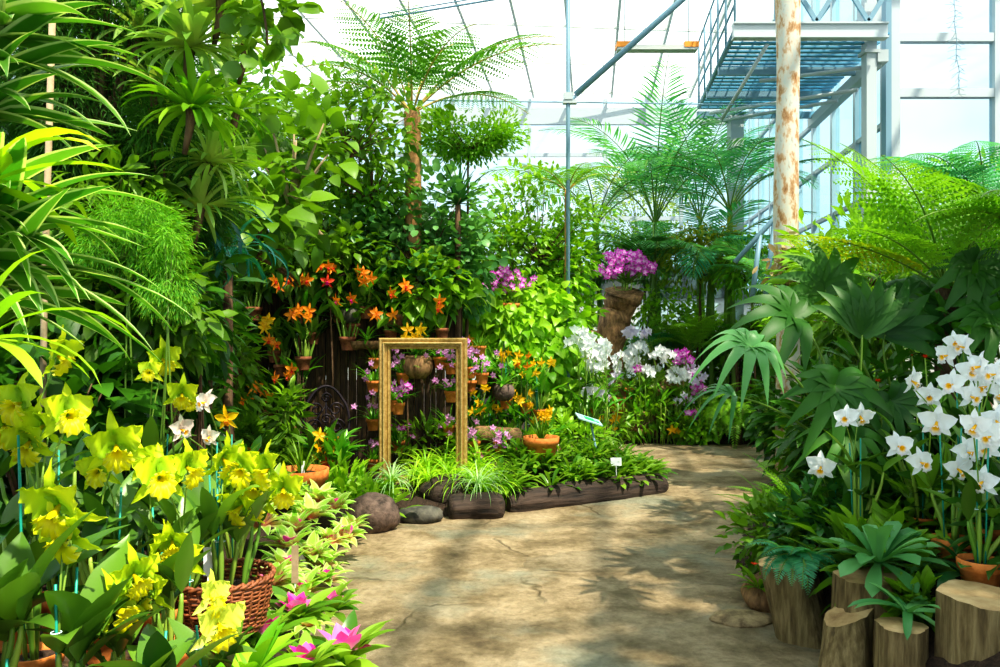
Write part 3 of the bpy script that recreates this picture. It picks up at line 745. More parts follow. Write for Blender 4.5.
driftwood('driftwood_root', 'hollow curved driftwood root left of the purple and white orchids', (2.28, 10.8, .1), [(.1, 0, -.05), (-.1, 0, .2), (-.15, 0, .45), (.02, 0, .7), (.2, 0, .8)], [.12, .09, .08, .09, .08], 5,
          [([(.1, 0, .1), (.25, 0, .4), (.2, 0, .75)], .08, .06)])

# signs and tags
sg = thing('plant_sign', 'tilted pale sign panel with green print on a leaning stake in the bed', 'sign', (1.0, 7.75, gh(1.0, 7.75)), .1)
mb = MB(); tube(mb, [(.02, 0, -.1), (-.1, 0, .50)], .011, 6); part('stake', mb, M['steelblue'], sg)
pn = link('panel', None, sg)
bpy.data.objects.remove(pn)
mb = MB(); box(mb, -.13, .13, -.085, .085, -.006, .006); pn = part('panel', mb, M['signblue'], sg, False, loc=(-.12, 0, .53), rot=(.22, .32, .1))
mb = MB(); box(mb, -.05, .06, -.05, .055, .0062, .0075); box(mb, .065, .11, -.05, .0, .0062, .0072); part('green_print', mb, M['signgreen'], pn, False)
mb = MB()
for k in range(5): box(mb, -.115, -.06, .045 - k * .024, .053 - k * .024, .0062, .0072)
for k in range(3): box(mb, .07, .115, .045 - k * .015, .05 - k * .015, .0062, .0072)
part('print_lines', mb, M['steelblue'], pn, False)
def tag_(label, p, h=.16, w_=.028, rz=0, lean=0, hh=.1, wide=False, mt='tagw'):
    t = thing('plant_label', label, 'label', p, rz)
    mb = MB(); box(mb, -w_ / 2, w_ / 2, -.001, .001, h - hh, h); part('tag', mb, M[mt], t, False)
    mb = MB(); box(mb, -.003, .003, .001, .003, 0, h - hh + .01); part('stake', mb, M['tagw'], t, False)
    t.rotation_euler = (lean, 0, rz); return t
tag_('small pale blue square tag standing in the green bromeliad bed', (1.07, 7.15, .12), .24, .1, 0, -.2, .075)
# ------------------------------------------------------------------ flowers
def petal(mb, ang, L, W, fwd=.15, back=.1, ruff=0.0, shape='ovate', mat=0, n=7, c=None, g=None, freq=3):
    t = np.linspace(0, 1, n + 1)[:, None]; s = np.linspace(-1, 1, 7)[None]
    r = np.array((math.sin(ang), 0, math.cos(ang))); sd = np.array((math.cos(ang), 0, -math.sin(ang)))
    w = prof(shape, t) * W / 2
    ph = (g or rng).random() * 6
    y = -(fwd * np.sin(PI * t) * L) + back * L * t ** 2 - .12 * W * (s ** 2) + ruff * L * (s ** 2) * np.sin(t * freq * 6.28 + ph + (s > 0) * 2)
    rr = L * t * (1 + ruff * .6 * (np.sin(s * 7 + ph)) * t ** 3)
    P = rr[..., None] * r + (s * w)[..., None] * sd + y[..., None] * np.array((0, 1., 0))
    if c is None: c = rng.random()
    col = np.stack([np.full(y.shape, c), np.abs(s) * np.ones_like(t), t * np.ones_like(s)], -1)
    mb.add(P.reshape(-1, 3), grid_quads(n, 6), col.reshape(-1, 3), mat)
def liptube(mb, R=.27, top=.13, ruff=.06, depth=.30, mat=0, freq=9, cz=-.12):
    n, m = 8, 28; t = np.linspace(0, 1, n + 1)[:, None]; a = np.linspace(0, 2 * PI, m + 1)[None]
    ph = rng.random() * 6; down = .5 - .5 * np.cos(a)           # 0 at the top of the trumpet, 1 at the bottom
    rad = (.035 + (top + (R - top) * down ** 1.2 - .035) * t ** 1.7) * (1 + .10 * t ** 3 * np.sin(a * freq + ph))
    x = np.sin(a) * rad; z = np.cos(a) * rad + cz * t - .03
    y = -.03 - depth * (1 - (1 - t) ** 1.6) * (1 - .25 * down * t ** 3) + .10 * down * t ** 4 + ruff * t ** 3 * np.sin(a * freq + ph + 1.3)
    P = np.stack([x, y * np.ones_like(x), z * np.ones_like(x)], -1)
    col = np.stack([np.full(x.shape, rng.random()), (.5 + .5 * np.sin(a * freq + ph + 1.3)) * t, t * np.ones_like(x)], -1)
    mb.add(P.reshape(-1, 3), grid_quads(n, m), col.reshape(-1, 3), mat)
def build_flower(kind, v):
    pm = MB(); lm = MB(); R = math.radians
    j = lambda a: R(a + rng.uniform(-7, 7))
    if kind in ('yellow', 'lemon'):
        for a in (0, 128, -128): petal(pm, j(a), .60, .19, .12, rng.uniform(-.4, .3), .05, 'lance')
        for a in (58, -58): petal(pm, j(a), .50, .50, .2, rng.uniform(-.45, .1), .11, 'ovate', n=12, freq=rng.uniform(3, 4.2))
        liptube(lm, .30, .17, .085, .34, freq=11)
    elif kind in ('white', 'blush', 'lavender'):
        for a in (0, 135, -135): petal(pm, j(a), .54, .24, .08, rng.uniform(-.1, .3), .015, 'lance')
        for a in (66, -66): petal(pm, j(a), .53, .50, .12, rng.uniform(-.25, .35), .07, 'ovate', n=9, freq=2.5)
        liptube(lm, .22, .12, .045, .34, freq=8)
    elif kind in ('orange', 'gold', 'red'):
        for a in (0, 140, -140): petal(pm, j(a), .55, .17, .05, rng.uniform(0, .3), .01, 'lance')
        for a in (70, -70): petal(pm, j(a), .52, .30, .08, rng.uniform(0, .3), .02, 'lance')
        liptube(lm, .15, .08, .02, .2, freq=7)
    elif kind in ('magenta', 'lilac', 'purple'):
        for a in (0, 130, -130): petal(pm, j(a), .5, .25, .08, rng.uniform(0, .3), .0, 'lance', n=4)
        for a in (65, -65): petal(pm, j(a), .5, .36, .08, rng.uniform(0, .3), .01, 'ovate', n=4)
        petal(pm, R(180), .3, .26, .5, -.2, .02, 'ovate', mat=1, n=4)
    return pm, lm
KM = dict(yellow=('yellowpetal', 'yellowlip'), lemon=('palepetal', 'yellowlip'), white=('whitepetal', 'whitelip'), blush=('blushpetal', 'whitelip'),
          lavender=('lavender', 'whitelip'), orange=('orangepetal', 'redlip'), gold=('goldpetal', 'orangepetal'), red=('redlip', 'magentalip'),
          magenta=('magenta', 'magenta'), lilac=('lilac', 'magenta'), purple=('lavender', 'magenta'))
FL = {}
for k_, (a_, b_) in KM.items():
    L_ = []
    for v_ in range(4):
        pm, lm = build_flower(k_, v_)
        if k_ in ('magenta', 'lilac', 'purple'): L_.append((pm.mesh('flower', [M[a_], M[b_]]), None))
        else: L_.append((pm.mesh('flower', [M[a_]]), lm.mesh('lip', [M[b_]])))
    FL[k_] = L_
FLX = {}   # orange petals with a magenta lip
FL['orangemag'] = [(p, bpy.data.meshes[l.name].copy()) for p, l in FL['orange']]
for p, l in FL['orangemag']: l.materials[0] = M['magentalip']

def bez(a, b, c, d, n=8):
    t = np.linspace(0, 1, n + 1)[:, None]; a, b, c, d = [np.array(tuple(q), float) for q in (a, b, c, d)]
    return a * (1 - t) ** 3 + 3 * b * t * (1 - t) ** 2 + 3 * c * t * t * (1 - t) + d * t ** 3

def add_flower(root, p, size, kind, yaw=None, tilt=None, lip=True):
    """p is local to root; the bloom looks towards the path"""
    wpos = root.location + Vector(p)
    if yaw is None: yaw = -math.atan2(wpos.x, wpos.y) + rnd.uniform(-1.0, 1.0)
    if tilt is None: tilt = rnd.uniform(-.35, .4)
    pm, lm = rnd.choice(FL[kind])
    if kind in ('yellow', 'lemon'): size = size * 1.12
    f = part('flower', pm, None, root, loc=tuple(p), rot=(tilt, rnd.uniform(-.2, .2), yaw), scale=size)
    if lm and lip:
        l = part('lip', lm, None, f)
    return f

def orchid(label, base, blooms, kind, size=.12, pot=None, canes=6, leafL=.22, leafW=.06, ch=None, lm='orchidleaf', stakes=1, group=None, name='potted_orchid',
           spread=.07, lip=True, cat='orchid', elr=(.5, 1.3), dark=False, strap=0, fine=False, yaws=None):
    base = Vector(base); t = thing(name, label, cat, base, 0, group)
    top = 0
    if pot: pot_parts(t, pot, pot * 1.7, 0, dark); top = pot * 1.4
    bl = [Vector(b[:3]) - base for b in blooms]
    H = max([b.z for b in bl] + [.3]); ch = ch or max(.10, (H - top) * .5)
    cm = MB(); lf = MB(); st = MB(); sk = MB(); tops = []
    for k in range(canes):
        a = rnd.uniform(0, 2 * PI); r0 = rnd.uniform(.1, 1) * spread * .6
        b0 = Vector((math.cos(a) * r0, math.sin(a) * r0, top * .98)); r1 = r0 + rnd.uniform(.0, .35) * ch
        h = ch * rnd.uniform(.7, 1.15); e = Vector((math.cos(a) * r1, math.sin(a) * r1, top + h))
        P = bez(b0, b0 + Vector((0, 0, h * .4)), e - Vector((0, 0, h * .3)), e, 6)
        rr = .0045 if fine else .0085
        tube(cm, [(0, 0, top * .95), tuple(b0 + Vector((0, 0, .008)))], rr * .7, 5); tube(cm, P, rr * np.array([.6, .9, 1.15, 1.2, 1.0, .8, .6]), 6, c=rnd.random()); tops.append(e)
        if strap: continue
        for q in range(rnd.choice((1, 2, 2))):
            az = a + rnd.uniform(-1, 1) + q * PI
            leaf(lf, tuple(e), az, rnd.uniform(*elr), leafL * rnd.uniform(.75, 1.2), leafW * rnd.uniform(.85, 1.2), rnd.uniform(.1, 1.0), .35, 'lance', 7, roll=rnd.uniform(-.4, .4))
    for k in range(strap):
        a = rnd.uniform(0, 2 * PI)
        leaf(lf, (math.cos(a) * spread * .2, math.sin(a) * spread * .2, top), a, rnd.uniform(*elr), leafL * rnd.uniform(.7, 1.2), leafW, rnd.uniform(.5, 1.6), .3, 'taper', 7)
    if canes and not strap: part('cane', cm, M['bulb'], t)
    part('foliage', lf, M[lm], t)
    for i, b in enumerate(bl):
        e = min(tops, key=lambda q: (q - b).length) if tops and not strap else Vector((0, 0, top))
        P = bez(e, e + Vector((0, 0, (b.z - e.z) * .5 + .02)), b + Vector((0, .03, -.05)), b + Vector((0, .012, 0)), 7)
        tube(st, P, .003 if not fine else .0022, 5)
    if bl: part('flower_stalk', st, M['bulb'], t)
    for k in range(stakes):
        a = rnd.uniform(0, 6.28); tube(sk, [(math.cos(a) * .03, math.sin(a) * .03, top - .03), (math.cos(a) * .05, math.sin(a) * .05, H * rnd.uniform(.6, .95))], .0035, 6)
        sx, sy = math.cos(a) * .045, math.sin(a) * .045; zz = top + (H - top) * .4
        part_tie = MB(); ang = np.linspace(0, 2 * PI, 12); tube(part_tie, np.stack([sx + .012 * np.cos(ang), sy + .012 * np.sin(ang), zz + 0 * ang], 1), .0018, 4)
        part('tie', part_tie, M['tie'], t)
    if stakes: part('stake', sk, M['stake'], t, label='thin green support cane')
    for b, spec in zip(bl, blooms):
        s = spec[3] if len(spec) > 3 else size
        kd = spec[4] if len(spec) > 4 else kind
        add_flower(t, b, s, kd, lip=lip)
    return t
def bl(*pts, Y=3, s=None, dy=.08):
    """bloom points seen at px, py; a third value overrides size"""
    out = []
    for p in pts:
        y = Y + rnd.uniform(-dy, dy); v = at(p[0], p[1], y); e = [v.x, v.y, v.z]
        if len(p) > 2: e.append(p[2])
        elif s: e.append(s)
        if len(p) > 3: e.append(p[3])
        out.append(tuple(e))
    return out
def base_of(px, Y, dz=0): return tuple(G(px, Y, dz))

# ------------------------------------------------------------------ plant builders
def rosette(n, L, W, e0=1.35, e1=.1, droop=1.0, kind='strap', seg=7, fold=.3, jitter=.25, wave=0):
    mb = MB()
    for k in range(n):
        u = k / max(1, n - 1); az = k * 2.4 + rnd.uniform(-.3, .3)
        leaf(mb, (math.cos(az) * .01, math.sin(az) * .01, .01 * u), az, e0 + (e1 - e0) * u + rnd.uniform(-jitter, jitter), L * rnd.uniform(.75, 1.1) * (.7 + .3 * math.sin(PI * (.2 + .7 * u))), W * rnd.uniform(.85, 1.15), droop * rnd.uniform(.6, 1.3), fold, kind, seg, roll=rnd.uniform(-.25, .25), wave=wave)
    return mb
def rosette_plant(name, label, cat, loc, n, L, W, mt, group=None, **kw):
    pr = kw.pop('bract', None); sc_ = kw.pop('bs', .45)
    t = thing(name, label, cat, loc, rnd.uniform(0, 6), group)
    part('foliage', rosette(n, L, W, **kw), M[mt], t)
    if pr: part('bract', rosette(9, L * sc_, W * 1.05, e0=1.45, e1=.75, droop=.35, kind='lance', seg=5), M[pr], t, loc=(0, 0, L * .12), label='coloured centre bracts')
    return t
def spawn(proto_list, spots, label, group, jit=True, z=None):
    """first spots move the prototypes themselves, the rest are copies"""
    for i, (x, y, s) in enumerate(spots):
        zz = gh(x, y) if z is None else z
        p = proto_list[i % len(proto_list)]
        if i < len(proto_list):
            p.location = (x, y, zz); p.scale = (s,) * 3; p['label'] = label; p['group'] = group
        else: dup(p, (x, y, zz), rnd.uniform(0, 6.28), s, label, group)

def fern_clump(name, label, loc, n, L, width, pairs, mt, stem='petiole', T='pinna', e0=1.3, e1=.3, droop=1.5, group=None, az0=None, azr=PI, cat='fern', ang=72, hang=.15, shape=.6, scale=1, r=.003):
    t = thing(name, label, cat, loc, 0, group, scale)
    mb = MB()
    for k in range(n):
        az = (az0 + rnd.uniform(-azr, azr)) if az0 is not None else k * 2.4 + rnd.uniform(-.3, .3)
        frond(mb, (rnd.uniform(-.02, .02), rnd.uniform(-.02, .02), 0), az, rnd.uniform(e1, e0), L * rnd.uniform(.7, 1.1), droop * rnd.uniform(.7, 1.3), width, pairs, TL[T], ang, hang, r, shape=shape, roll=rnd.uniform(-.2, .2))
    part('fronds', mb, [M[mt], M[stem]], t)
    return t
def tree_with_fronds(name, label, cat, loc, trunk_pts, tr, tmat, specs, L, width, pairs, T, mt, stem, hang=.15, ang=72, shape=.6, r=.01, bare=.15, vee=0):
    """trunk plus one mesh per frond; specs = (az, el, droop, length factor[, material])"""
    t = thing(name, label, cat, loc)
    mb = MB(); tube(mb, bez(*trunk_pts, 12) if len(trunk_pts) == 4 else trunk_pts, tr, 12, c=.5); part('trunk', mb, M[tmat], t)
    top = Vector(trunk_pts[-1])
    for s in specs:
        mb = MB(); frond(mb, tuple(top + Vector((math.cos(s[0]), math.sin(s[0]), 0)) * .02), s[0], s[1], L * s[3], s[2], width * (s[3] * .5 + .5), pairs, TL[T], ang, hang, r, bare, shape=shape, vee=vee)
        part('frond', mb, [M[s[4] if len(s) > 4 else mt], M[stem]], t)
    return t
def shrub(name, label, loc, cen, rad, n, T, size, mt, seed=0, clumps=14, hang=.25, over=False, trunk=True, tm='bark', tr=.025, cat='shrub', shell=.6, spread=.35, group=None, flat=0, up=None):
    """leaves gathered in clumps round branch ends inside an ellipsoid; cen is relative to the base"""
    g = np.random.default_rng(seed + 100); t = thing(name, label, cat, loc, 0, group)
    rad = np.array(rad, float); cen = np.array(cen, float)
    d = nrm(g.normal(size=(clumps, 3))); cc = d * (.35 + .75 * g.random((clumps, 1)) ** .7); csz = g.uniform(.45, 1.5, (clumps, 1))
    idx = g.integers(0, clumps, n); off = g.normal(size=(n, 3)) * spread * csz[idx]
    u = cc[idx] + off; ln = np.linalg.norm(u, axis=1, keepdims=True); u = np.where(ln > 1.35, u / ln * 1.35 * g.random((n, 1)) ** .3, u)
    P = cen + u * rad
    D = nrm(nrm(off) * .9 + nrm(u) * .7 + g.normal(size=(n, 3)) * .4 + np.array((0, 0, -hang)))
    U = nrm(np.array((0, 0, 1.)) + g.normal(size=(n, 3)) * .45) if up is None else nrm(np.array(up) + g.normal(size=(n, 3)) * .4)
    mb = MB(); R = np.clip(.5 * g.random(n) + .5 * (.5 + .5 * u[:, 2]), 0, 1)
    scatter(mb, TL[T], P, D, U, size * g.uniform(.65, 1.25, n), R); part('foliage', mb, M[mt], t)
    if trunk:
        mb = MB(); c0 = cen - np.array((0, 0, rad[2] * .75))
        if np.linalg.norm(c0) < .05: c0 = np.array((0, 0, .06))
        for k in range(3 if tr < .04 else 1):
            o_ = g.normal(size=3) * (.05, .05, 0) * (tr < .04); q_ = .62 if tr < .04 else .9
            tube(mb, bez(o_ - (0, 0, .05), (o_[0], o_[1], c0[2] * .9), (o_[0] + .2 * c0[0], o_[1], c0[2] * 1.0), c0, 8) if over else bez(o_ - (0, 0, .05), c0 * .4 + g.normal(size=3) * .05, c0 * .7, c0, 8), np.linspace(tr, tr * .7, 9) * q_, 7)
        for k in range(clumps):
            e = cen + cc[k] * rad * 1.02; m_ = c0 * .5 + e * .5 + np.array((0, 0, .1 * rad[2]))
            tube(mb, bez(c0, c0 * .7 + m_ * .3, m_, e, 6), np.linspace(tr * .5, tr * .12, 7), 5)
        part('trunk', mb, M[tm], t)
    return t
def fan_leaf(root, p0, az, el, Lp, droop, n, L, W, mt, spread=2.1, sag=.9, tilt=.5, kind='lance'):
    """petiole plus a blade of long fingers spread like a hand, joined at the base"""
    pet = MB(); P, d, S, N_ = curve(p0, az, el, Lp, droop, 10); tube(pet, P, np.linspace(.009, .005, 11), 6)
    e = P[-1]; d0 = d[-1]; s0 = S[-1]; n0 = nrm(N_[-1] * 1.0 + d0 * tilt); d0 = nrm(np.cross(s0, n0) * -1 if False else d0 - n0 * np.dot(d0, n0))
    mb = MB(); c = rnd.random()
    for k in range(n):
        a = -spread + 2 * spread * k / (n - 1); dr = d0 * math.cos(a) + s0 * math.sin(a)
        lk = L * (.68 + .32 * math.cos(a * .8)) * rnd.uniform(.93, 1.05); m = 8; t = np.linspace(0, 1, m + 1)[:, None]
        cu = e + dr * lk * t - np.array((0, 0, 1.)) * sag * lk * t ** 2.2 * .5 + n0 * .05 * np.sin(PI * t)
        sd = np.cross(n0, dr); w = (np.sin(PI * np.clip(t * .93 + .07, 0, 1) ** .75) ** .8) * W / 2
        V = np.stack([cu - sd * w + n0 * w * .3, cu, cu + sd * w + n0 * w * .3], 1)
        col = np.zeros((m + 1, 3, 3)); col[..., 0] = np.clip(c + rnd.uniform(-.2, .2), 0, 1); col[:, 0, 1] = 1; col[:, 2, 1] = 1; col[..., 2] = t
        mb.add(V.reshape(-1, 3), grid_quads(m, 2), col.reshape(-1, 3))
    lf = part('leaf', mb, M[mt], root); part('petiole', pet, M['petiole'], lf)
    return lf
V3 = Vector
def fan2(root, p0, end, dr, nr, n, L, W, mt, spread=2.0, sag=.9, label=None):
    """petiole to a point, then long fingers spread like a hand; all given in world space"""
    b = root.location; p0 = V3(p0) - b; end = V3(end) - b
    pet = MB(); tube(pet, bez(p0, p0 + (end - p0) * .4 + V3((0, 0, .12)), end - V3(dr) * .15, end, 9), np.linspace(.009, .005, 10), 6)
    d0 = nrm(np.array(dr, float)); n0 = np.array(nr, float); n0 = nrm(n0 - d0 * np.dot(n0, d0)); s0 = np.cross(n0, d0); e = np.array(tuple(end))
    mb = MB(); c = rnd.random()
    for k in range(n):
        a = -spread + 2 * spread * k / (n - 1); r_ = d0 * math.cos(a) + s0 * math.sin(a)
        lk = L * (.66 + .34 * math.cos(a * .8)) * rnd.uniform(.9, 1.08); m = 9; t = np.linspace(0, 1, m + 1)[:, None]
        cu = e + r_ * lk * t - np.array((0, 0, 1.)) * sag * lk * t ** 2.2 * .5 + n0 * .05 * np.sin(PI * t)
        sd = np.cross(n0, r_); w = (np.sin(PI * np.clip(t * .9 + .1, 0, 1) ** .7) ** .85) * W / 2
        V = np.stack([cu - sd * w + n0 * w * .3, cu, cu + sd * w + n0 * w * .3], 1)
        col = np.zeros((m + 1, 3, 3)); col[..., 0] = np.clip(c + rnd.uniform(-.2, .2), 0, 1); col[:, 0, 1] = 1; col[:, 2, 1] = 1; col[..., 2] = t
        mb.add(V.reshape(-1, 3), grid_quads(m, 2), col.reshape(-1, 3))
    lf = part('leaf', mb, M[mt], root); part('petiole', pet, M['petiole'], lf)
def rel(x, y, p):  # base on the ground and offset of a point above it
    b = V3((x, y, gh(x, y))); return b, V3(p) - b
def shrub_at(name, label, px, py, Y, rad, n, T, size, mt, bpx=None, bY=None, **kw):
    c = at(px, py, Y); x = ((bpx if bpx is not None else px) - 500) / F * Y; b = V3((x, bY or Y, gh(x, bY or Y)))
    return shrub(name, label, tuple(b), tuple(c - b), rad, n, T, size, mt, **kw)

# ================================================================== tall planting, left
M['mottled'] = solid('mottled palm bark', (.5, .3, .15), .85, scale=7, bump=.25, stretch=(2.2, 2.2, .9), stops=[(.3, (.22, .09, .03)), (.42, (.45, .27, .13)), (.5, (.58, .52, .42)), (.62, (.5, .53, .48)), (.75, (.38, .22, .11))])
def trunk_rosette(name, label, px, py, Y, n, L, W, mt, bx=None, cat='plant', r=.03, tm='bark', **kw):
    c = at(px, py, Y); x = c.x if bx is None else bx; b = V3((x, Y, gh(x, Y))); t = thing(name, label, cat, tuple(b))
    mb = rosette(n, L, W, **kw); part('foliage', mb, M[mt], t, loc=tuple(c - b))
    m2 = MB(); e = c - b; tube(m2, bez((0, 0, -.05), (0, 0, e.z * .4), e * .8, e, 8), r, 9); part('stem', m2, M[tm], t)
    return t
def strap_fan(label, px, py, Y, n, L, W, az0, azr, e, dr, mt='variegated', name='screw_pine'):
    c = at(px, py, Y); b = V3((c.x, Y, gh(c.x, Y))); t = thing(name, label, 'plant', tuple(b)); mb = MB()
    for k in range(n):
        full = k % 4 == 0
        az = rnd.uniform(-PI, PI) if full else az0 + rnd.uniform(-azr, azr)
        leaf(mb, tuple(c - b + V3((rnd.uniform(-.05, .1), 0, rnd.uniform(-.16, .16)))), az, rnd.uniform(*e), L * rnd.uniform(.65, 1.15), W * rnd.uniform(.8, 1.2), rnd.uniform(*dr), -.0 + .4, 'sword', 11, roll=rnd.uniform(-.5, .5), dpow=1.6)
    part('foliage', mb, M[mt], t); m2 = MB(); e_ = c - b; tube(m2, bez((0, 0, -.05), (0, 0, e_.z * .4), e_ * .8, e_, 8), .035, 9); part('stem', m2, M['bark'], t)
strap_fan('pale striped strap leaved plant high at the upper left edge', -30, 75, 2.5, 46, .50, .072, 0, 1.0, (-.2, .9), (.3, 1.0))
strap_fan('large pale striped strap leaved plant arching in from the left edge above the yellow orchids', -25, 255, 2.1, 50, .46, .062, 0, 1.0, (-.35, .75), (.2, 1.0))
trunk_rosette('strap_lily', 'lime strap plant with a yellowing leaf at the left edge between the two striped plants', -22, 190, 1.9, 12, .42, .045, 'yellowstrap', e0=1.0, e1=.1, droop=1.2, fold=.3)
trunk_rosette('strap_lily', 'fresh green strap leaves hanging at the left edge over the yellow orchids', -25, 345, 1.75, 14, .36, .03, 'lime', e0=1.2, e1=0, droop=1.4, fold=.3)
t = thing('bamboo_pole', 'pale bamboo pole leaning among the dark foliage at the top left', 'pole', tuple(at(40, 560, 3.4)))
mb = MB(); tube(mb, [(0, 0, -.2), (.02, 0, 1.2), (.07, 0, 2.9)], .014, 8); part('shaft', mb, M['barkpale'], t)
shrub_at('podocarpus', 'tall feathery dark green conifer at the upper left', 98, 55, 4.2, (.5, .45, .7), 26000, 'needle', .07, 'feather', seed=1, clumps=40, hang=.5, spread=.2, bpx=110, tr=.04, cat='tree')
shrub_at('podocarpus', 'feathery dark conifer branch mass beneath the mounted bromeliads', 168, 178, 4.2, (.3, .3, .42), 11000, 'needle', .065, 'feather', seed=2, clumps=22, hang=.9, spread=.22, bpx=175, cat='tree')
shrub_at('podocarpus', 'dark feathery shrub right behind the striped strap leaves at left', 60, 165, 4.4, (.4, .3, .5), 11000, 'needle', .065, 'feather', seed=3, clumps=20, hang=.7, spread=.25, cat='tree')
shrub_at('trailing_fern', 'bright fine leaved trailing mound drooping at the left under the dark conifer', 128, 232, 3.5, (.25, .2, .15), 8000, 'needle', .036, 'moss', seed=4, clumps=34, hang=.8, spread=.2, tm='petiole', tr=.008, cat='fern')
shrub_at('trailing_fern', 'yellow tipped fine trailing fern hanging lower right of the bright mound', 168, 272, 3.35, (.12, .12, .16), 2600, 'needle', .036, 'moss', seed=5, clumps=14, hang=1.4, spread=.25, tm='petiole', tr=.008, cat='fern')
# mounted bromeliads on a branch
t = thing('climbing_branch', 'thin dark bare branch climbing past the mounted bromeliads', 'branch', (-1.75, 4.3, gh(-1.75, 4.3)))
p0 = at(150, 300, 4.3) - t.location; p1 = at(152, 128, 4.3) - t.location; p2 = at(172, 60, 4.2) - t.location; p3 = at(195, -25, 4.2) - t.location
mb = MB(); tube(mb, np.concatenate([bez((0, 0, 0), p0 * .5, p0, p1, 8), bez(p1, p1 + V3((.02, 0, .1)), p2, p3, 8)[1:]]), .018, 8); part('trunk', mb, M['bark'], t)
brl = ['mounted strap bromeliad on the branch under the top edge', 'broad light green mounted bromeliad right of the thin branch', 'bromeliad with long pale arching leaves at the top of the branch', 'bromeliad low on the thin branch with leaves pointing right',
       'small dark bromeliad left of the thin branch', 'pale strappy bromeliad below the branch cluster, leaves drooping right', 'second pale drooping bromeliad beside the hanging blue green straps', 'bromeliad with yellow tipped leaves left of the big round leaves', 'dense bromeliad in the middle of the branch cluster', 'wispy bromeliad behind the branch against the white roof']
for i, (px, py, Y, L, W, n) in enumerate([(138, 35, 4.1, .36, .04, 44), (190, 50, 3.8, .38, .045, 56), (222, 2, 3.8, .50, .05, 44), (192, 112, 3.8, .36, .042, 52), (112, 80, 4.4, .3, .035, 30), (208, 165, 4.1, .40, .03, 60), (200, 210, 4.1, .36, .026, 54), (236, 112, 4.5, .3, .03, 26), (155, 88, 4.0, .3, .035, 34), (246, 48, 4.5, .3, .03, 30)]):
    c = at(px, py, Y); t = thing('mounted_bromeliad', brl[i], 'bromeliad', tuple(c), 0, None)
    f = part('foliage', rosette(n, L, W, e0=1.3, e1=-.3, droop=1.1, seg=7, fold=.35), M['brom'] if i % 4 != 3 else M['mid'], t, rot=(rnd.uniform(-.3, .3), rnd.uniform(-.1, .4), 0))
    mb = MB(); tube(mb, [(0, 0, .02), (-.02, .02, -.08), (-.05, .03, -.2)], [.03, .02, .012], 7); part('rootstock', mb, M['bark'], t)
trunk_rosette('strap_lily', 'long blue green straps hanging down beneath the mounted bromeliads', 192, 238, 4.6, 26, .62, .035, 'teal', e0=1.1, e1=-.1, droop=2.6, fold=.25, seg=9)
trunk_rosette('strap_lily', 'second tuft of hanging blue green straps nearer the big leaved tree', 228, 258, 4.9, 18, .6, .03, 'teal', e0=1.1, e1=.1, droop=2.5, fold=.25, seg=9)
# round leaves, upper middle-left
shrub_at('round_leaf_vine', 'hanging twig of round dark green leaves at the top just left of the roof view', 268, 25, 3.6, (.13, .12, .20), 60, 'round', .10, 'leaf', seed=8, clumps=7, hang=.8, bpx=200, cat='vine', trunk=False)
t = C.objects['round_leaf_vine']; e = at(268, 25, 3.6) - t.location; mb = MB(); tube(mb, bez(e + V3((-.25, .1, .6)), e + V3((-.1, 0, .35)), e + V3((0, 0, .15)), e - V3((0, 0, .15)), 8), .006, 5); part('twig', mb, M['bark'], t)
shrub_at('rubber_tree', 'big leaved tree with large rounded leaves and a pale trunk left of the tree fern', 292, 165, 6.2, (.42, .35, .5), 170, 'broad', .19, 'leaf', seed=9, clumps=16, hang=.5, tm='barkpale', tr=.05, cat='tree', bpx=285, bY=8.3, over=True)
shrub_at('rubber_tree', 'large oval leaved shrub below the pale trunk beside the hanging straps', 255, 222, 5.8, (.36, .3, .34), 130, 'broad', .21, 'leaf', seed=10, clumps=12, hang=.6, cat='tree', bpx=230, bY=8.3, over=True)
shrub_at('leafy_tree', 'slender leafy tree reaching up left against the tree fern crown', 350, 120, 7.4, (.75, .4, .45), 620, 'ovate', .12, 'leaf', seed=11, clumps=26, hang=.3, tr=.02, cat='tree', bpx=340, bY=8.6, over=True, spread=.2)
shrub_at('leafy_tree', 'airy bright leaved tree below the tree fern fronds at left', 300, 120, 8.2, (.55, .4, .45), 380, 'ovate', .11, 'mid', seed=12, clumps=24, hang=.3, tr=.02, cat='tree', bY=8.6, over=True, spread=.2)
shrub_at('leafy_tree', 'dense dark leaved tree between the pale trunk and the tree fern trunk', 335, 215, 8.2, (.75, .4, .5), 1100, 'ovate', .12, 'leaf', seed=13, clumps=26, hang=.5, tr=.02, cat='tree', bY=8.6, over=True)
shrub_at('round_leaf_shrub', 'shrub with rounded grey green leaves in front of the tree fern trunk', 422, 235, 7.9, (.66, .35, .55), 1700, 'round', .095, 'grey', seed=14, clumps=26, hang=.4, bY=8.6, over=True)
shrub_at('leafy_tree', 'light leaved sapling directly left of the tree fern trunk', 372, 165, 7.8, (.4, .3, .5), 700, 'ovate', .1, 'mid', seed=15, clumps=18, hang=.3, cat='tree', bY=8.6, over=True, spread=.25)
shrub_at('fine_leaf_tree', 'cloud of tiny bright leaves right of the tree fern trunk', 468, 135, 8.4, (.50, .4, .24), 5000, 'small', .06, 'mid', seed=16, clumps=26, hang=.1, cat='tree', spread=.22, tr=.025)
trunk_rosette('dracaena', 'spiky dark dracaena standing among the shrubs right of the tree fern', 458, 205, 7.8, 30, .5, .05, 'deep', e0=1.5, e1=.2, droop=.6, kind='taper')
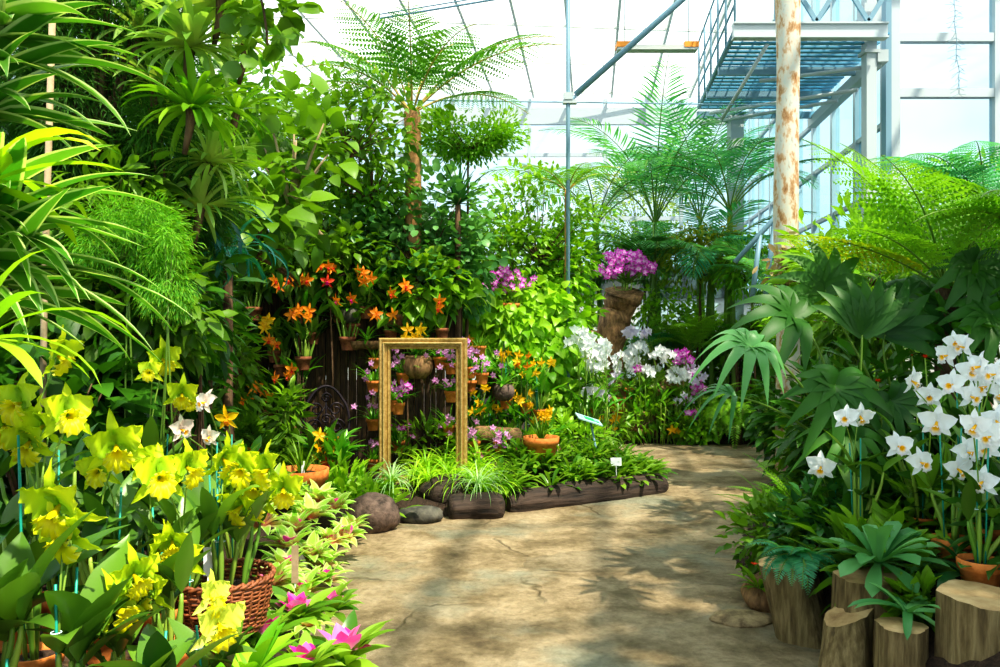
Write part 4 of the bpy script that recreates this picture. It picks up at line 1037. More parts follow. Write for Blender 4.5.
# tree fern
c = at(412, 112, 8.0); b, e = rel(c.x, 8.0, c)
sp_ = [(2.75, 1.0, .95, 1.05), (1.9, 1.25, 1.0, .85), (.95, 1.3, 1.05, .85), (.25, .95, .95, 1.15), (-.2, .75, .9, 1.05), (-.9, 1.0, 1.2, .8), (-2.2, 1.15, 1.1, .85), (-2.9, .85, 1.2, .75), (3.5, .6, 1.0, .65), (.5, .6, 1.1, .9), (-1.5, 1.2, 1.0, .75)]
tree_with_fronds('tree_fern', 'tall tree fern with orange brown trunk and lacy fronds spread below the roof', 'tree fern', tuple(b), [(0, 0, -.1), (0, 0, e.z * .4), (.03, 0, e.z * .8), tuple(e)], .085, 'barkorange', sp_, 1.62, .46, 17, 'bipinna', 'treefern', 'ochrestem', hang=.05, ang=75, r=.013, bare=.22)
# middle
shrub_at('light_shrub', 'airy light green shrub in front of the glass right of the dracaena', 540, 225, 9.3, (.72, .4, .62), 1700, 'ovate', .085, 'mid', seed=18, clumps=34, hang=.4, cat='shrub', spread=.18, tr=.02)
shrub_at('light_shrub', 'pale green bush behind the first purple orchid spray', 500, 262, 9.1, (.5, .35, .45), 1200, 'ovate', .1, 'mid', seed=19, clumps=20, hang=.6, tr=.02)
shrub_at('light_shrub', 'bright bush directly left of the driftwood stand', 560, 275, 9.4, (.35, .3, .4), 700, 'ovate', .11, 'lime', seed=20, clumps=16, hang=.7, tr=.02)
b = G(565, 9.1)
tree_with_fronds('small_tree_fern', 'small yellow stemmed feathery plant in front of the thin steel pole', 'tree fern', tuple(b), [(0, 0, 0), (0, 0, .9), (.02, 0, 1.7), tuple(at(567, 190, 9.1) - b)], .028, 'barkorange', [(.3, .8, 1.3, 1), (2.8, .7, 1.3, 1), (1.5, 1.1, 1.2, .8), (-1.2, .9, 1.2, .8), (3.6, .9, 1.3, .9), (-.4, .9, 1.3, .9)], .75, .2, 20, 'bipinna', 'fern', 'ochrestem', hang=.05)
def vine(label, px, py, Y, rad, n, size, mt, seed, T='heart', **kw):
    return shrub_at('heart_leaf_vine', label, px, py, Y, rad, int(n * 1.35), T, size * .86, mt, seed=seed, clumps=34, hang=1.6, cat='vine', up=(0, -1, .5), spread=.2, tr=.015, **kw)
vine('lime heart leaved vine cascading right of the gilded frame', 528, 345, 8.9, (.52, .3, .62), 850, .15, 'lime', 21)
vine('green heart leaved vine below the first purple orchid spray', 495, 325, 8.75, (.45, .25, .4), 520, .15, 'lime', 22)
vine('glossy vine leaves above the right corner of the gilded frame', 440, 300, 8.3, (.42, .22, .3), 260, .19, 'mid', 23)
vine('darker vine curtain beside the white orchid bank', 560, 410, 9.0, (.25, .2, .35), 260, .13, 'mid', 24)
# dark hedge behind everything, left to centre
hl = ['dense dark hedge plant behind the slat screens at the far left', 'dense dark hedge plant behind the orange orchids', 'dense dark hedge plant behind the iron chair and its screen', 'dense hedge plant behind the gilded frame', 'dense hedge plant at the back behind the lime vines']
for i, (px, py, Y, r) in enumerate([(60, 240, 9.3, (1.2, .5, 1.7)), (180, 210, 9.2, (1.1, .5, 1.7)), (290, 275, 9.2, (.9, .4, .85)), (400, 290, 9.3, (.9, .4, .7)), (500, 330, 9.8, (.9, .35, .9))]):
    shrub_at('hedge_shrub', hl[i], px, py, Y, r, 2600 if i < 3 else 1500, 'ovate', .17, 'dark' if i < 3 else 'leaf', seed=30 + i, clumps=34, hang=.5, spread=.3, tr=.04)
fl = ['dark leafy shrub filling the slope under the hanging blue green straps', 'dark leafy shrub at the left behind the yellow orchids', 'broad dark shrub at far left under the striped strap plant', 'tall dark shrub behind the feathery conifer', 'dark shrub under the big leaved tree', 'dark shrub standing low at the left edge behind the orchid bench']
for i, (px, py, Y, r, n) in enumerate([(160, 320, 5.6, (.45, .35, .55), 1000), (110, 345, 4.6, (.5, .3, .5), 1000), (20, 300, 4.2, (.5, .4, .9), 1500), (60, 90, 5.6, (.9, .4, 1.3), 2000), (235, 330, 8.6, (.45, .3, .5), 800), (30, 470, 3.4, (.45, .3, .45), 900)]):
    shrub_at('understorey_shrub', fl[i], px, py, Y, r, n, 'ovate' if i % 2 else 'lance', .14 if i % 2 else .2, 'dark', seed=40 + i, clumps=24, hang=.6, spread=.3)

# ================================================================== back centre
def palm(label, px, py, Y, L, n, seed, mt='palm', e=(.7, 1.3), bpx=None, wd=.48, stems=3, droop=(1.0, 1.9)):
    r = random.Random(seed); c = at(px, py, Y); x = ((bpx or px) - 500) / F * Y; b = V3((x, Y, gh(x, Y))); t = thing('palm', label, 'palm', tuple(b)); q = c - b
    for k in range(stems):
        mb = MB(); o = V3((r.uniform(-.15, .15), r.uniform(-.1, .1), 0)); tube(mb, bez(o, o + V3((0, 0, q.z * .4)), q * .9, q, 8), .04, 8); part('trunk', mb, M['petiole'], t)
    for k in range(n):
        mb = MB(); az = k * 2.4 + r.uniform(-.3, .3)
        frond(mb, tuple(q), az, r.uniform(*e), L * r.uniform(.75, 1.15), r.uniform(*droop), wd, 36, TL['strip'], 56, .4, .014, .2, shape=.95, roll=r.uniform(-.2, .2), vee=.25)
        part('frond', mb, [M[mt], M['petiole']], t)
palm('big feather palm in the middle of the view in front of the back glass', 655, 225, 12.0, 2.5, 13, 1, wd=.55, e=(.9, 1.4))
palm('bushy feather palm below the crown of the big palm', 655, 268, 11.6, 1.7, 13, 8, e=(.5, 1.3), stems=2)
palm('bushy blue green feather palm left of the mottled trunk base', 712, 262, 11.5, 1.5, 12, 9, mt='fernteal', e=(.5, 1.3), stems=2)
palm('feather palm standing behind the right half of the big palm', 700, 225, 12.8, 2.4, 9, 7, wd=.6, mt='fernteal', e=(.9, 1.5))
palm('feather palm at the left of the big palm beside the thin pole', 596, 225, 12.6, 2.1, 12, 2, mt='palm')
palm('feather palm with blue green fronds between the big palm and the mottled trunk', 730, 212, 11.3, 1.8, 10, 3, mt='fernteal')
palm('low dark feather palm beneath the big palm', 625, 285, 11.8, 1.2, 11, 4, mt='deep', e=(.4, 1.2))
palm('small feather palm tucked behind the mottled trunk', 765, 285, 10.2, 1.1, 9, 5, mt='palm', e=(.5, 1.3))
shrub_at('trailing_shrub', 'olive and yellow trailing thicket hanging over the back of the path', 700, 255, 11.3, (.6, .35, .42), 1700, 'lance', .11, 'sprig', seed=50, clumps=30, hang=1.1, spread=.3)
shrub_at('trailing_shrub', 'mixed green thicket above the driftwood stand', 645, 250, 12.6, (.6, .4, .4), 1900, 'lance', .12, 'mid', seed=51, clumps=24, hang=1.2, spread=.25)
shrub_at('trailing_shrub', 'yellow flecked thicket to the left of the mottled trunk', 752, 262, 10.8, (.42, .3, .4), 900, 'lance', .11, 'mid', seed=52, clumps=24, hang=1.0, spread=.25)
for i, (px, py, Y, r, m_, lab) in enumerate([(600, 370, 12.2, (.8, .4, 1.0), 'leaf', 'leafy shrub behind the white orchid bank'), (690, 360, 12.2, (.6, .4, .7), 'mid', 'leafy shrub behind the purple and white orchids'), (770, 370, 11.8, (.6, .35, .7), 'leaf', 'leafy shrub behind the hanging ferns at the end of the path'),
                                             (845, 350, 9.0, (.55, .35, .8), 'leaf', 'leafy shrub in the back right behind the fan leaves'), (640, 210, 22.5, (1.6, .8, 1.3), 'sprig', 'sunlit pale bush outside the back glass'), (820, 420, 7.6, (.5, .35, .5), 'dark', 'dark shrub at the right edge of the path behind the sword fern')]):
    shrub_at('leafy_shrub', lab, px, py, Y, r, 1700, 'ovate', .13, m_, seed=60 + i, clumps=28, hang=.5, spread=.28)
for i, (px, py, Y, L, m_, lab) in enumerate([(690, 350, 10.9, .85, 'fern', 'light green fern spreading beside the driftwood stand'), (735, 345, 11.2, .8, 'fern', 'light green fern to the left of the fan leaves'), (655, 355, 11.3, .7, 'fernteal', 'cool green fern behind the lavender orchids'),
                                             (768, 335, 10.8, .7, 'fern', 'bright fern behind the pale fan leaf')]):
    c = at(px, py, Y); x = c.x; b = V3((x, Y, gh(x, Y))); t = thing('feathery_fern', lab, 'fern', tuple(b)); q = c - b
    mb = MB(); tube(mb, [(0, 0, 0), tuple(q * .5 + V3((.03, 0, 0))), tuple(q)], .03, 8); part('stem', mb, M['bark'], t)
    mb = MB()
    for k in range(14): frond(mb, tuple(q), k * 2.4, rnd.uniform(.5, 1.3), L * rnd.uniform(.7, 1.1), rnd.uniform(.9, 1.8), .26, 18, TL['lace'], 72, .1, .006)
    part('fronds', mb, [M[m_], M['petiole']], t)
for px, Y, lab in ((738, 10.62, 'drooping sword fern at the far right end of the path'), (772, 10.6, 'drooping sword fern behind the sharp fern tips at the path end'), (716, 10.8, 'sword fern right beside the purple and white orchids')):
    c = at(px, 392, Y); b = G(px, Y); t = thing('sword_fern', lab, 'fern', tuple(b)); q = c - b
    mb = MB()
    for k in range(46): frond(mb, (rnd.uniform(-.2, .2), rnd.uniform(-.1, .1), q.z * rnd.uniform(.35, .8)), k * 2.4, rnd.uniform(.1, 1.2), rnd.uniform(.55, .85), rnd.uniform(1.6, 2.9), .15, 24, TL['pinna'], 78, .15, .004, .1, shape=.5)
    part('fronds', mb, [M['fern'] if px != 768 else M['leaf'], M['petiole']], t)
    mb = MB(); tube(mb, [(0, 0, -.05), (0, 0, q.z * .76)], .06, 8); part('stem', mb, M['bark'], t)

# mottled trunk
t = thing('mottled_palm_trunk', 'straight tall pale trunk mottled orange rising to the roof left of the glass corner', 'tree trunk', (2.76, 7.5, gh(2.76, 7.5)))
mb = MB(); z = np.linspace(-.1, 7.1, 40); tube(mb, np.stack([.012 * np.sin(z * 2), 0 * z, z], 1), .112 + .006 * np.sin(z * 3.1), 18); part('trunk', mb, M['mottled'], t)
shrub('dry_epiphyte', 'clump of dry tan fronds clinging low on the mottled trunk', tuple(at(790, 275, 7.3)), (0, 0, 0), (.16, .14, .3), 260, 'lance', .16, 'dryleaf' if 'dryleaf' in M else 'blushpetal', seed=70, clumps=12, hang=2, trunk=False, cat='plant') if False else None
M['dryleaf'] = leafmat('dry tan frond', (.3, .2, .08), (.62, .48, .25), trans=.3, rough=.7)
c = at(788, 272, 7.33); t = thing('dry_epiphyte', 'clump of dry tan fronds clinging low on the mottled trunk', 'plant', tuple(c))
g = np.random.default_rng(5); n = 260; P = g.normal(size=(n, 3)) * (.08, .05, .13); mb = MB(); scatter(mb, TL['lance'], P, nrm(g.normal(size=(n, 3))) + np.array((0, -.3, -.9)), g.normal(size=(n, 3)), g.uniform(.08, .18, n)); part('foliage', mb, M['dryleaf'], t)
t = thing('handrail', 'grey pipe handrail slanting behind the mottled trunk', 'railing', (2.75, 9.15, .2))
for (a, b_) in (((735, 262), (800, 190)), ((760, 235), (752, 300)), ((775, 218), (765, 300))):
    mb = MB(); tube(mb, [at(*a, 9.15) - t.location, at(*b_, 9.15) - t.location], .03, 8); part('rail' if a[0] == 735 else 'post', mb, M['steelblue'], t)

# hanging air plant strand against the glass
t = thing('hanging_air_plant', 'thin wispy grey air plant strand hanging before the right glass pane', 'plant', tuple(at(950, -40, 7)))
mb = MB(); P = [V3((0, 0, 0))]
for k in range(24): P.append(P[-1] + V3((rnd.uniform(-.012, .012), 0, -.05)))
tube(mb, P, .0035, 4)
for p in P[1:]:
    for q in range(4): a = rnd.uniform(0, 6.28); tube(mb, [p, p + V3((math.cos(a) * .07, math.sin(a) * .07, rnd.uniform(-.05, .02)))], .002, 3, cap=False)
part('strand', mb, M['steelblue'], t)

# ================================================================== right side
c = at(947, 287, 4.6); b, e = rel(c.x, 4.6, c)
sp_ = [(3.2, .55, .6, .95, 'ferngold'), (3.0, 1.15, .7, 1.1), (2.3, 1.35, .8, 1.05), (3.8, 1.15, 1.0, .95), (1.3, 1.3, .9, .9), (.5, 1.1, 1.0, .9), (-.3, 1.0, 1.0, .8), (-1.2, 1.2, 1.3, .65), (3.5, .75, .9, .8)]
tree_with_fronds('tree_fern', 'tree fern with a fibrous brown trunk and lacy fronds at the upper right', 'tree fern', tuple(b), [(0, 0, -.1), (.0, 0, e.z * .4), (0, 0, e.z * .8), tuple(e)], .066, 'fibre' if 'fibre' in M else 'bark', sp_, 1.12, .36, 19, 'lace', 'fern', 'petiole', hang=.03, r=.009, bare=.2, ang=74)
c = at(1035, 235, 4.3); b, e = rel(c.x, 4.3, c)
tree_with_fronds('tree_fern', 'bright tree fern reaching in from the right edge of the picture', 'tree fern', tuple(b), [(0, 0, -.1), (0, 0, e.z * .4), (0, 0, e.z * .8), tuple(e)], .06, 'bark', [(2.9, .9, 1.0, 1.0), (3.3, .55, 1.1, .9), (2.3, 1.0, 1.0, .9), (3.8, .7, 1.2, .9), (0, .7, 1, .8), (1.2, .9, 1, .8), (-1.3, .9, 1.2, .8)], .85, .30, 22, 'lace', 'fern', 'petiole', hang=.03)
c = at(985, 205, 7.2); b, e = rel(c.x, 7.2, c)
tree_with_fronds('tree_fern', 'blue green tree fern against the glass behind the bright one', 'tree fern', tuple(b), [(0, 0, -.1), (0, 0, e.z * .4), (0, 0, e.z * .8), tuple(e)], .06, 'bark', [(3.0, .85, 1.2, 1.0), (2.5, 1.0, 1.2, 1.0), (3.6, .8, 1.2, 1.0), (.2, .8, 1.2, 1), (1.3, 1, 1.2, .9), (-1, .9, 1.2, .8), (-2.2, .9, 1.2, .9)], 1.25, .36, 22, 'bipinna', 'fernteal', 'petiole', hang=.05)
def fanplant(label, bx, by, leaves, stem=.35, name='fan_leaf_plant'):
    b = V3((bx, by, gh(bx, by))); t = thing(name, label, 'palm', tuple(b)); mb = MB(); tube(mb, [(0, 0, -.05), (0, 0, stem)], .045, 9); part('trunk', mb, M['bark'], t)
    for (px, py, Y, dr, nr, n, L, W, m_, spd, sag) in leaves: fan2(t, b + V3((rnd.uniform(-.02, .02), 0, stem)), at(px, py, Y), dr, nr, n, L, W, m_, spd, sag)
fanplant('dark glossy fan leaved plant with a pale drooping leaf over the path at right', 1.98, 4.35, [
    (752, 347, 3.95, (-.9, -.2, -.05), (.1, -.55, .8), 11, .34, .062, 'fanlight', 2.3, 1.0),
    (735, 397, 4.1, (-1, 0, .1), (0, -.3, .9), 7, .32, .03, 'fanlight', 1.2, 1.1),
    (795, 318, 4.4, (-.85, .1, .45), (.3, -.7, .6), 9, .46, .10, 'fan', 1.9, .7),
    (862, 335, 4.3, (.05, .1, 1), (0, -1, .1), 9, .40, .09, 'fan', .95, .3),
    (835, 385, 4.15, (-.1, -.2, -.6), (0, -1, .3), 11, .38, .085, 'fan', 2.4, .6)])
fanplant('tall dark fan leaved plant in front of the tree fern trunk at right', 2.35, 4.5, [
    (885, 335, 4.4, (.35, .1, 1), (.1, -1, .2), 9, .42, .085, 'fan', 1.5, .4), (905, 300, 4.7, (.8, .1, .5), (0, -.6, .8), 9, .4, .085, 'fan', 1.8, .9),
    (825, 290, 4.6, (-.2, .1, .9), (0, -.9, .4), 9, .42, .085, 'fan', 1.7, .6), (890, 400, 4.2, (.3, -.2, -.5), (0, -1, .3), 11, .36, .05, 'fan', 2.4, .7), (850, 430, 4.1, (-.5, -.2, -.4), (0, -.8, .6), 9, .36, .05, 'fan', 2.0, .9)])
fanplant('deeply cut dark leaves hanging at the right edge below the bright tree fern', 3.1, 4.7, [
    (975, 262, 4.5, (-.3, -.2, -.9), (0, -1, .4), 11, .34, .10, 'fan', 2.2, .5), (992, 315, 4.4, (-.6, -.2, -.5), (0, -.8, .6), 11, .36, .085, 'fan', 2.2, .7), (955, 235, 4.9, (-.6, .1, .4), (0, -.7, .8), 9, .36, .06, 'leaf', 2.0, .7)])
rf = [(880, 300, 5.6, (.55, .35, .4), 1000, 'lance', .17, 'leaf', 'green lance leaved shrub behind the tree fern trunk'), (870, 440, 4.7, (.4, .25, .4), 900, 'lance', .16, 'dark', 'dark undergrowth shrub left behind the white orchids'),
      (980, 400, 4.6, (.45, .25, .6), 1100, 'lance', .16, 'dark', 'dark undergrowth shrub right behind the white orchids'), (910, 520, 4.1, (.4, .2, .25), 600, 'ovate', .12, 'dark', 'low dark undergrowth behind the big green rosette'),
      (815, 470, 5.0, (.22, .2, .32), 420, 'ovate', .11, 'leaf', 'green shrub behind the single white orchid bloom'), (860, 270, 7.0, (.6, .35, .45), 1000, 'lance', .16, 'mid', 'mid green shrub under the golden fern frond'), (960, 220, 8.4, (.8, .4, .5), 1200, 'lance', .18, 'mid', 'green shrub against the front glass at right')]
for i, (px, py, Y, r, n, T, s_, m_, lab) in enumerate(rf): shrub_at('undergrowth_shrub', lab, px, py, Y, r, n, T, s_, m_, seed=80 + i, clumps=22, hang=.5, spread=.28)

# ground level plants on the right
shrub('ground_cover', 'glossy small leaved ground cover above the block rock at the right of the path', (1.62, 4.42, gh(1.62, 4.42)), (0, 0, .16), (.28, .24, .2), 750, 'ovate', .075, 'leaf', seed=90, clumps=26, hang=.2, trunk=False, cat='plant')
shrub('ground_cover', 'small leaved green ground cover behind the leaning fern stump', (1.78, 4.15, gh(1.78, 4.15)), (0, 0, .2), (.26, .2, .22), 600, 'ovate', .08, 'deep', seed=91, clumps=22, hang=.2, trunk=False, cat='plant')
tr_ = thing('red_bromeliad', 'small green plant with red flowers nearest the path edge at right', 'flower', (1.40, 4.2, .12), group=None)
part('foliage', rosette(18, .17, .028, e0=1.2, e1=.2, droop=.8, kind='lance'), M['leaf'], tr_)
for (dx, dz) in ((-.05, .15), (.02, .17)): mb = MB(); scatter(mb, TL['ovate'], [(dx, -.06, dz)] * 6, [(math.cos(a), math.sin(a), .5) for a in range(6)], (0, 0, 1), .028); part('flower', mb, M['redbract'], tr_)
def swordfern(label, loc, n, L, m_, az0, azr, e=(.5, 1.3), dr=1.1, wd=.1, name='sword_fern', pairs=30):
    t = thing(name, label, 'fern', loc); mb = MB()
    for k in range(n): frond(mb, (rnd.uniform(-.03, .03), rnd.uniform(-.03, .03), 0), az0 + rnd.uniform(-azr, azr), rnd.uniform(*e), L * rnd.uniform(.7, 1.1), dr * rnd.uniform(.6, 1.3), wd, pairs, TL['pinna'], 75, .05, .004, .08, shape=.55)
    part('fronds', mb, [M[m_], M['petiole']], t)
swordfern('sword fern with upright fronds by the path below the single white bloom', (1.74, 4.5, gh(1.74, 4.5) + .12), 15, .52, 'fern', 2.6, 1.2, e=(.5, 1.4), dr=.9, wd=.085)
t = thing('strap_lily', 'two long yellow green blades leaning out over the path at the right', 'plant', (1.66, 4.55, gh(1.66, 4.55)))
mb = MB(); leaf(mb, (0, 0, .1), 2.9, .9, .52, .035, .9, .3, 'taper', 8); leaf(mb, (0, 0, .1), 3.2, .5, .42, .03, .9, .3, 'taper', 8); leaf(mb, (0, 0, .1), 2.6, 1.2, .5, .03, .7, .3, 'taper', 8); part('foliage', mb, M['mid'], t)
swordfern('blue green fern drooping over the top of the leaning stump', (1.44, 3.76, .42), 13, .30, 'fernteal', -1.8, 1.4, e=(.3, 1.0), dr=1.9, wd=.08, pairs=24)
t = rosette_plant('rosette_plant', 'large dark green rosette of broad leaves on the orange topped stump', 'plant', (1.64, 3.38, .50), 26, .30, .078, 'rosette', e0=1.3, e1=-.1, droop=.8, kind='obov', seg=7, fold=.35)
rosette_plant('rosette_plant', 'narrow leaved green rosette on the short stump beside the tall corner stump', 'plant', (1.62, 3.1, .39), 11, .24, .035, 'rosette', e0=.7, e1=.0, droop=1.0, kind='strap', fold=.3)
rosette_plant('rosette_plant', 'dark strap leaved rosette cut by the right edge above the corner stump', 'plant', (1.76, 2.45, .38), 14, .22, .03, 'deep', e0=.9, e1=.0, droop=.8, kind='lance', fold=.3)
rosette_plant('rosette_plant', 'green strap rosette behind the rosette on the orange topped stump', 'plant', (1.66, 3.75, gh(1.66, 3.75) + .05), 16, .34, .05, 'orchidleaf', e0=1.4, e1=.3, droop=.8, kind='strap', fold=.3)
rosette_plant('rosette_plant', 'low leafy rosette in the shade between the two clay pots and the stumps', 'plant', (1.95, 3.25, gh(1.95, 3.25) + .03), 16, .24, .045, 'deep', e0=1.1, e1=.1, droop=1, kind='strap', fold=.3)

# white orchids
oc = dict(kind='white', size=.13, leafL=.22, leafW=.055, canes=6)
orchid('white orchid in the foremost clay pot at the right edge with three low blooms', (1.97, 3.2, .43), bl((983, 481), (991, 436), (976, 424), Y=3.1), pot=.085, stakes=2, **{**oc, 'ch': .22})
orchid('white orchid in the clay pot left of the foremost pot with a nodding big bloom', (2.03, 3.5, .44), bl((937, 421, .15), (920, 462), (957, 468), (898, 446), (967, 452), Y=3.4), pot=.085, stakes=2, **oc)
orchid('tall white orchid with the highest pair of blooms in front of the fibrous trunk', (2.3, 3.85, gh(2.3, 3.85)), bl((948, 355), (965, 347), (955, 341, .1), Y=3.75), stakes=1, pot=.075, **oc)
orchid('white orchid with two side facing blooms left of the dense white cluster', (2.08, 3.85, gh(2.08, 3.85)), bl((929, 396), (911, 380), Y=3.75), stakes=1, pot=.07, **oc)
orchid('white orchid bearing the densest cluster of blooms near the right edge', (2.22, 3.55, gh(2.22, 3.55)), bl((971, 372), (987, 386), (996, 374), (970, 396), (953, 384), (1004, 392), (981, 366), Y=3.45), stakes=2, pot=.075, **oc)
orchid('white orchid cut by the right edge under the dense cluster', (2.2, 3.3, gh(2.2, 3.3)), bl((996, 420), (1006, 432), (985, 447), Y=3.2), stakes=1, pot=.07, **oc)
orchid('white orchid with a pair of blooms in front of the dark fan leaves', (1.78, 3.85, gh(1.78, 3.85)), bl((860, 415), (847, 418), Y=3.8), stakes=2, pot=.07, **oc)
_sw = orchid('single white bloom with a yellow throat hanging over the path side', (1.72, 4.1, gh(1.72, 4.1)), bl((821, 466, .15), Y=4.0), stakes=1, pot=.07, **oc)
for ch in _sw.children:
    if ch.name.startswith('flower.') or ch.name == 'flower': ch.rotation_euler = (.05, .1, -.45)
for px, py, Y, lab in ((925, 358, 4.3, 'small red flower head left of the tallest white orchid'), (878, 382, 4.3, 'small red flower head in the dark leaves left of the white orchids'), (912, 356, 4.4, 'tiny red bud beside the red flower head')):
    c = at(px, py, Y); b = V3((c.x, Y, gh(c.x, Y))); t = thing('red_flower', lab, 'flower', tuple(b)); q = c - b
    mb = MB(); tube(mb, [(0, 0, 0), tuple(q * .6 + V3((.03, 0, 0))), tuple(q)], .004, 5); part('stem', mb, M['bulb'], t)
    mb = MB(); scatter(mb, TL['ovate'], [tuple(q)] * 12, [(math.cos(a), math.sin(a), .2 + a * .1) for a in range(12)], (0, 0, 1), .026 if px != 912 else .014); part('petals', mb, M['redbract'], t)

# ================================================================== left foreground: bench, yellow orchids, basket
bn = thing('plant_bench', 'low dark slatted bench under the yellow orchids at the lower left', 'bench', (-1.65, 2.45, 0))
for k in range(9): mb = MB(); box(mb, -.85, .68, -.70 + k * .15, -.70 + k * .15 + .13, .42, .45); part('slat', mb, M['darkwood'], bn, False)
for sx in (-.78, .6):
    for sy in (-.62, .55): mb = MB(); box(mb, sx, sx + .06, sy, sy + .06, -.05, .42); part('leg', mb, M['darkwood'], bn, False)
ZB = .455
def bx(px, Y): return ((px - 500) / F * Y, Y, ZB)
yo = dict(kind='yellow', leafL=.21, leafW=.062, canes=7, pot=.075)
orchid('yellow orchid with a fan of large pale blooms at the left edge', bx(35, 2.25), bl((22, 402), (45, 424), (66, 414), (30, 440), (4, 425), Y=2.25), size=.14, stakes=2, **yo)
orchid('yellow orchid with one bloom high at the left below the striped leaves', bx(60, 2.75), bl((55, 352, .15), Y=2.7), size=.14, stakes=1, **yo)
orchid('yellow orchid with a single large rounded bloom pointing right', bx(105, 2.5), bl((116, 444, .165), (100, 470, .12), Y=2.45), size=.15, stakes=1, **yo)
orchid('yellow green orchid with two broad blooms in the middle of the bench', bx(160, 2.62), bl((158, 476, .16), (186, 466, .14), (143, 462, .12), Y=2.55), size=.15, stakes=2, **yo)
orchid('lemon orchid with three overlapping blooms above the front of the bench', bx(165, 2.3), bl((158, 548), (187, 561), (172, 540, .11), Y=2.3), size=.13, stakes=1, **yo)
orchid('yellow orchid with blooms spilling low in front of the dark leaves', bx(118, 2.12), bl((133, 573), (153, 585), (112, 606, .15), (125, 588, .12), Y=2.12), size=.13, stakes=2, **{**yo, 'leafL': .22, 'leafW': .075, 'ch': .08})
orchid('pale lemon orchid with two blooms in front of the wicker basket', bx(215, 2.12), bl((209, 597, .11), (218, 622, .14), Y=2.1), kind='lemon', size=.13, leafL=.17, leafW=.06, canes=4, pot=.065, stakes=1, ch=.04)
orchid('yellow orchid nearest the camera with one very large bloom and broad leaves', bx(62, 1.95), bl((60, 503, .17), (68, 530, .15), Y=1.92), kind='yellow', size=.15, leafL=.28, leafW=.09, canes=6, pot=.08, stakes=2, ch=.14)
orchid('broad dark leaved orchid without flowers at the lower left corner', bx(-2, 1.9), [], kind='yellow', leafL=.34, leafW=.11, canes=8, pot=.08, stakes=2, ch=.2)
orchid('dark leaved orchid without flowers at the bottom between the pots', bx(150, 1.95), [], kind='yellow', leafL=.22, leafW=.08, canes=5, pot=.07, stakes=2, ch=.05)
orchid('tall yellow orchid with a small bloom high among the dark shrubs at left', (-1.5, 3.4, gh(-1.5, 3.4)), bl((162, 358, .15), (150, 372, .1), Y=3.35), kind='yellow', leafL=.26, leafW=.06, canes=8, pot=.08, stakes=2)
orchid('yellow orchid with a drooping bloom to the right of the tall one', (-1.38, 3.45, gh(-1.38, 3.45)), bl((182, 393, .13), (188, 401, .09), Y=3.35), kind='yellow', leafL=.26, leafW=.06, canes=8, pot=.08, stakes=1)
orchid('cream and blush orchid behind the yellow cluster', (-1.25, 3.35, gh(-1.25, 3.35)), bl((206, 402, .11), (180, 429, .12), (210, 436, .09), Y=3.25), kind='blush', leafL=.22, leafW=.06, canes=8, pot=.07, stakes=3)
orchid('small golden orchid bloom right of the blush orchid', (-1.35, 3.95, gh(-1.35, 3.95)), bl((227, 418, .13), Y=3.9), kind='gold', leafL=.24, leafW=.06, canes=7, pot=.07, stakes=1)
# basket and its orchid
bk = thing('wicker_basket', 'round brown wicker basket on the bench holding the big yellow orchid cluster', 'basket', bx(222, 2.78))
b1, b2, b3 = wicker(.175, .185)
part('weave', b1, M['wicker'], bk); part('uprights', b2, M['wicker'], bk); part('rim', b3, M['wicker'], bk)
c = V3(bx(222, 2.78)) + V3((0, 0, .12))
orchid('yellow orchid in the wicker basket with the largest cluster of blooms', tuple(c), bl((222, 457), (243, 468), (270, 468), (256, 483), (243, 504), (262, 498), (283, 487), (233, 484), (227, 508, .11), Y=2.8), kind='yellow', size=.145, leafL=.24, leafW=.07, canes=11, spread=.14, pot=None, stakes=4, elr=(.9, 1.4))
tag_('white plastic plant label standing upright in the wicker basket', tuple(V3(bx(208, 2.72)) + V3((0, 0, .10))), .2, .03, .1)
tag_('striped white plant label hanging low among the dark leaves at the left', tuple(V3(bx(61, 1.98)) + V3((0, -.1, .02))), .17, .028, .1, hh=.11)
tag_('white label in the trough of small orange orchids', tuple(at(303, 490, 5.95)), .22, .025, 0)
tag_('pale wooden marker stake beside the wicker basket', tuple(at(295, 588, 3.3)), .18, .03, 0, hh=.16, mt='barkpale')
for i, (px, Y, lab) in enumerate([(75, 2.75, 'leafy green orchid without flowers behind the single rounded yellow bloom'), (130, 2.85, 'leafy green orchid at the back of the bench under the tall yellow bloom'), (185, 2.75, 'leafy green orchid between the two broad blooms and the basket'), (10, 2.6, 'leafy green orchid at the left edge behind the fan of pale blooms'), (255, 2.6, 'leafy green orchid tucked behind the wicker basket')]):
    orchid(lab, bx(px, Y) if i != 4 else (-1.12, 3.12, gh(-1.12, 3.12)), [], kind='yellow', leafL=.26, leafW=.07, canes=9, pot=.075, stakes=1, ch=.2 if i < 4 else .1)

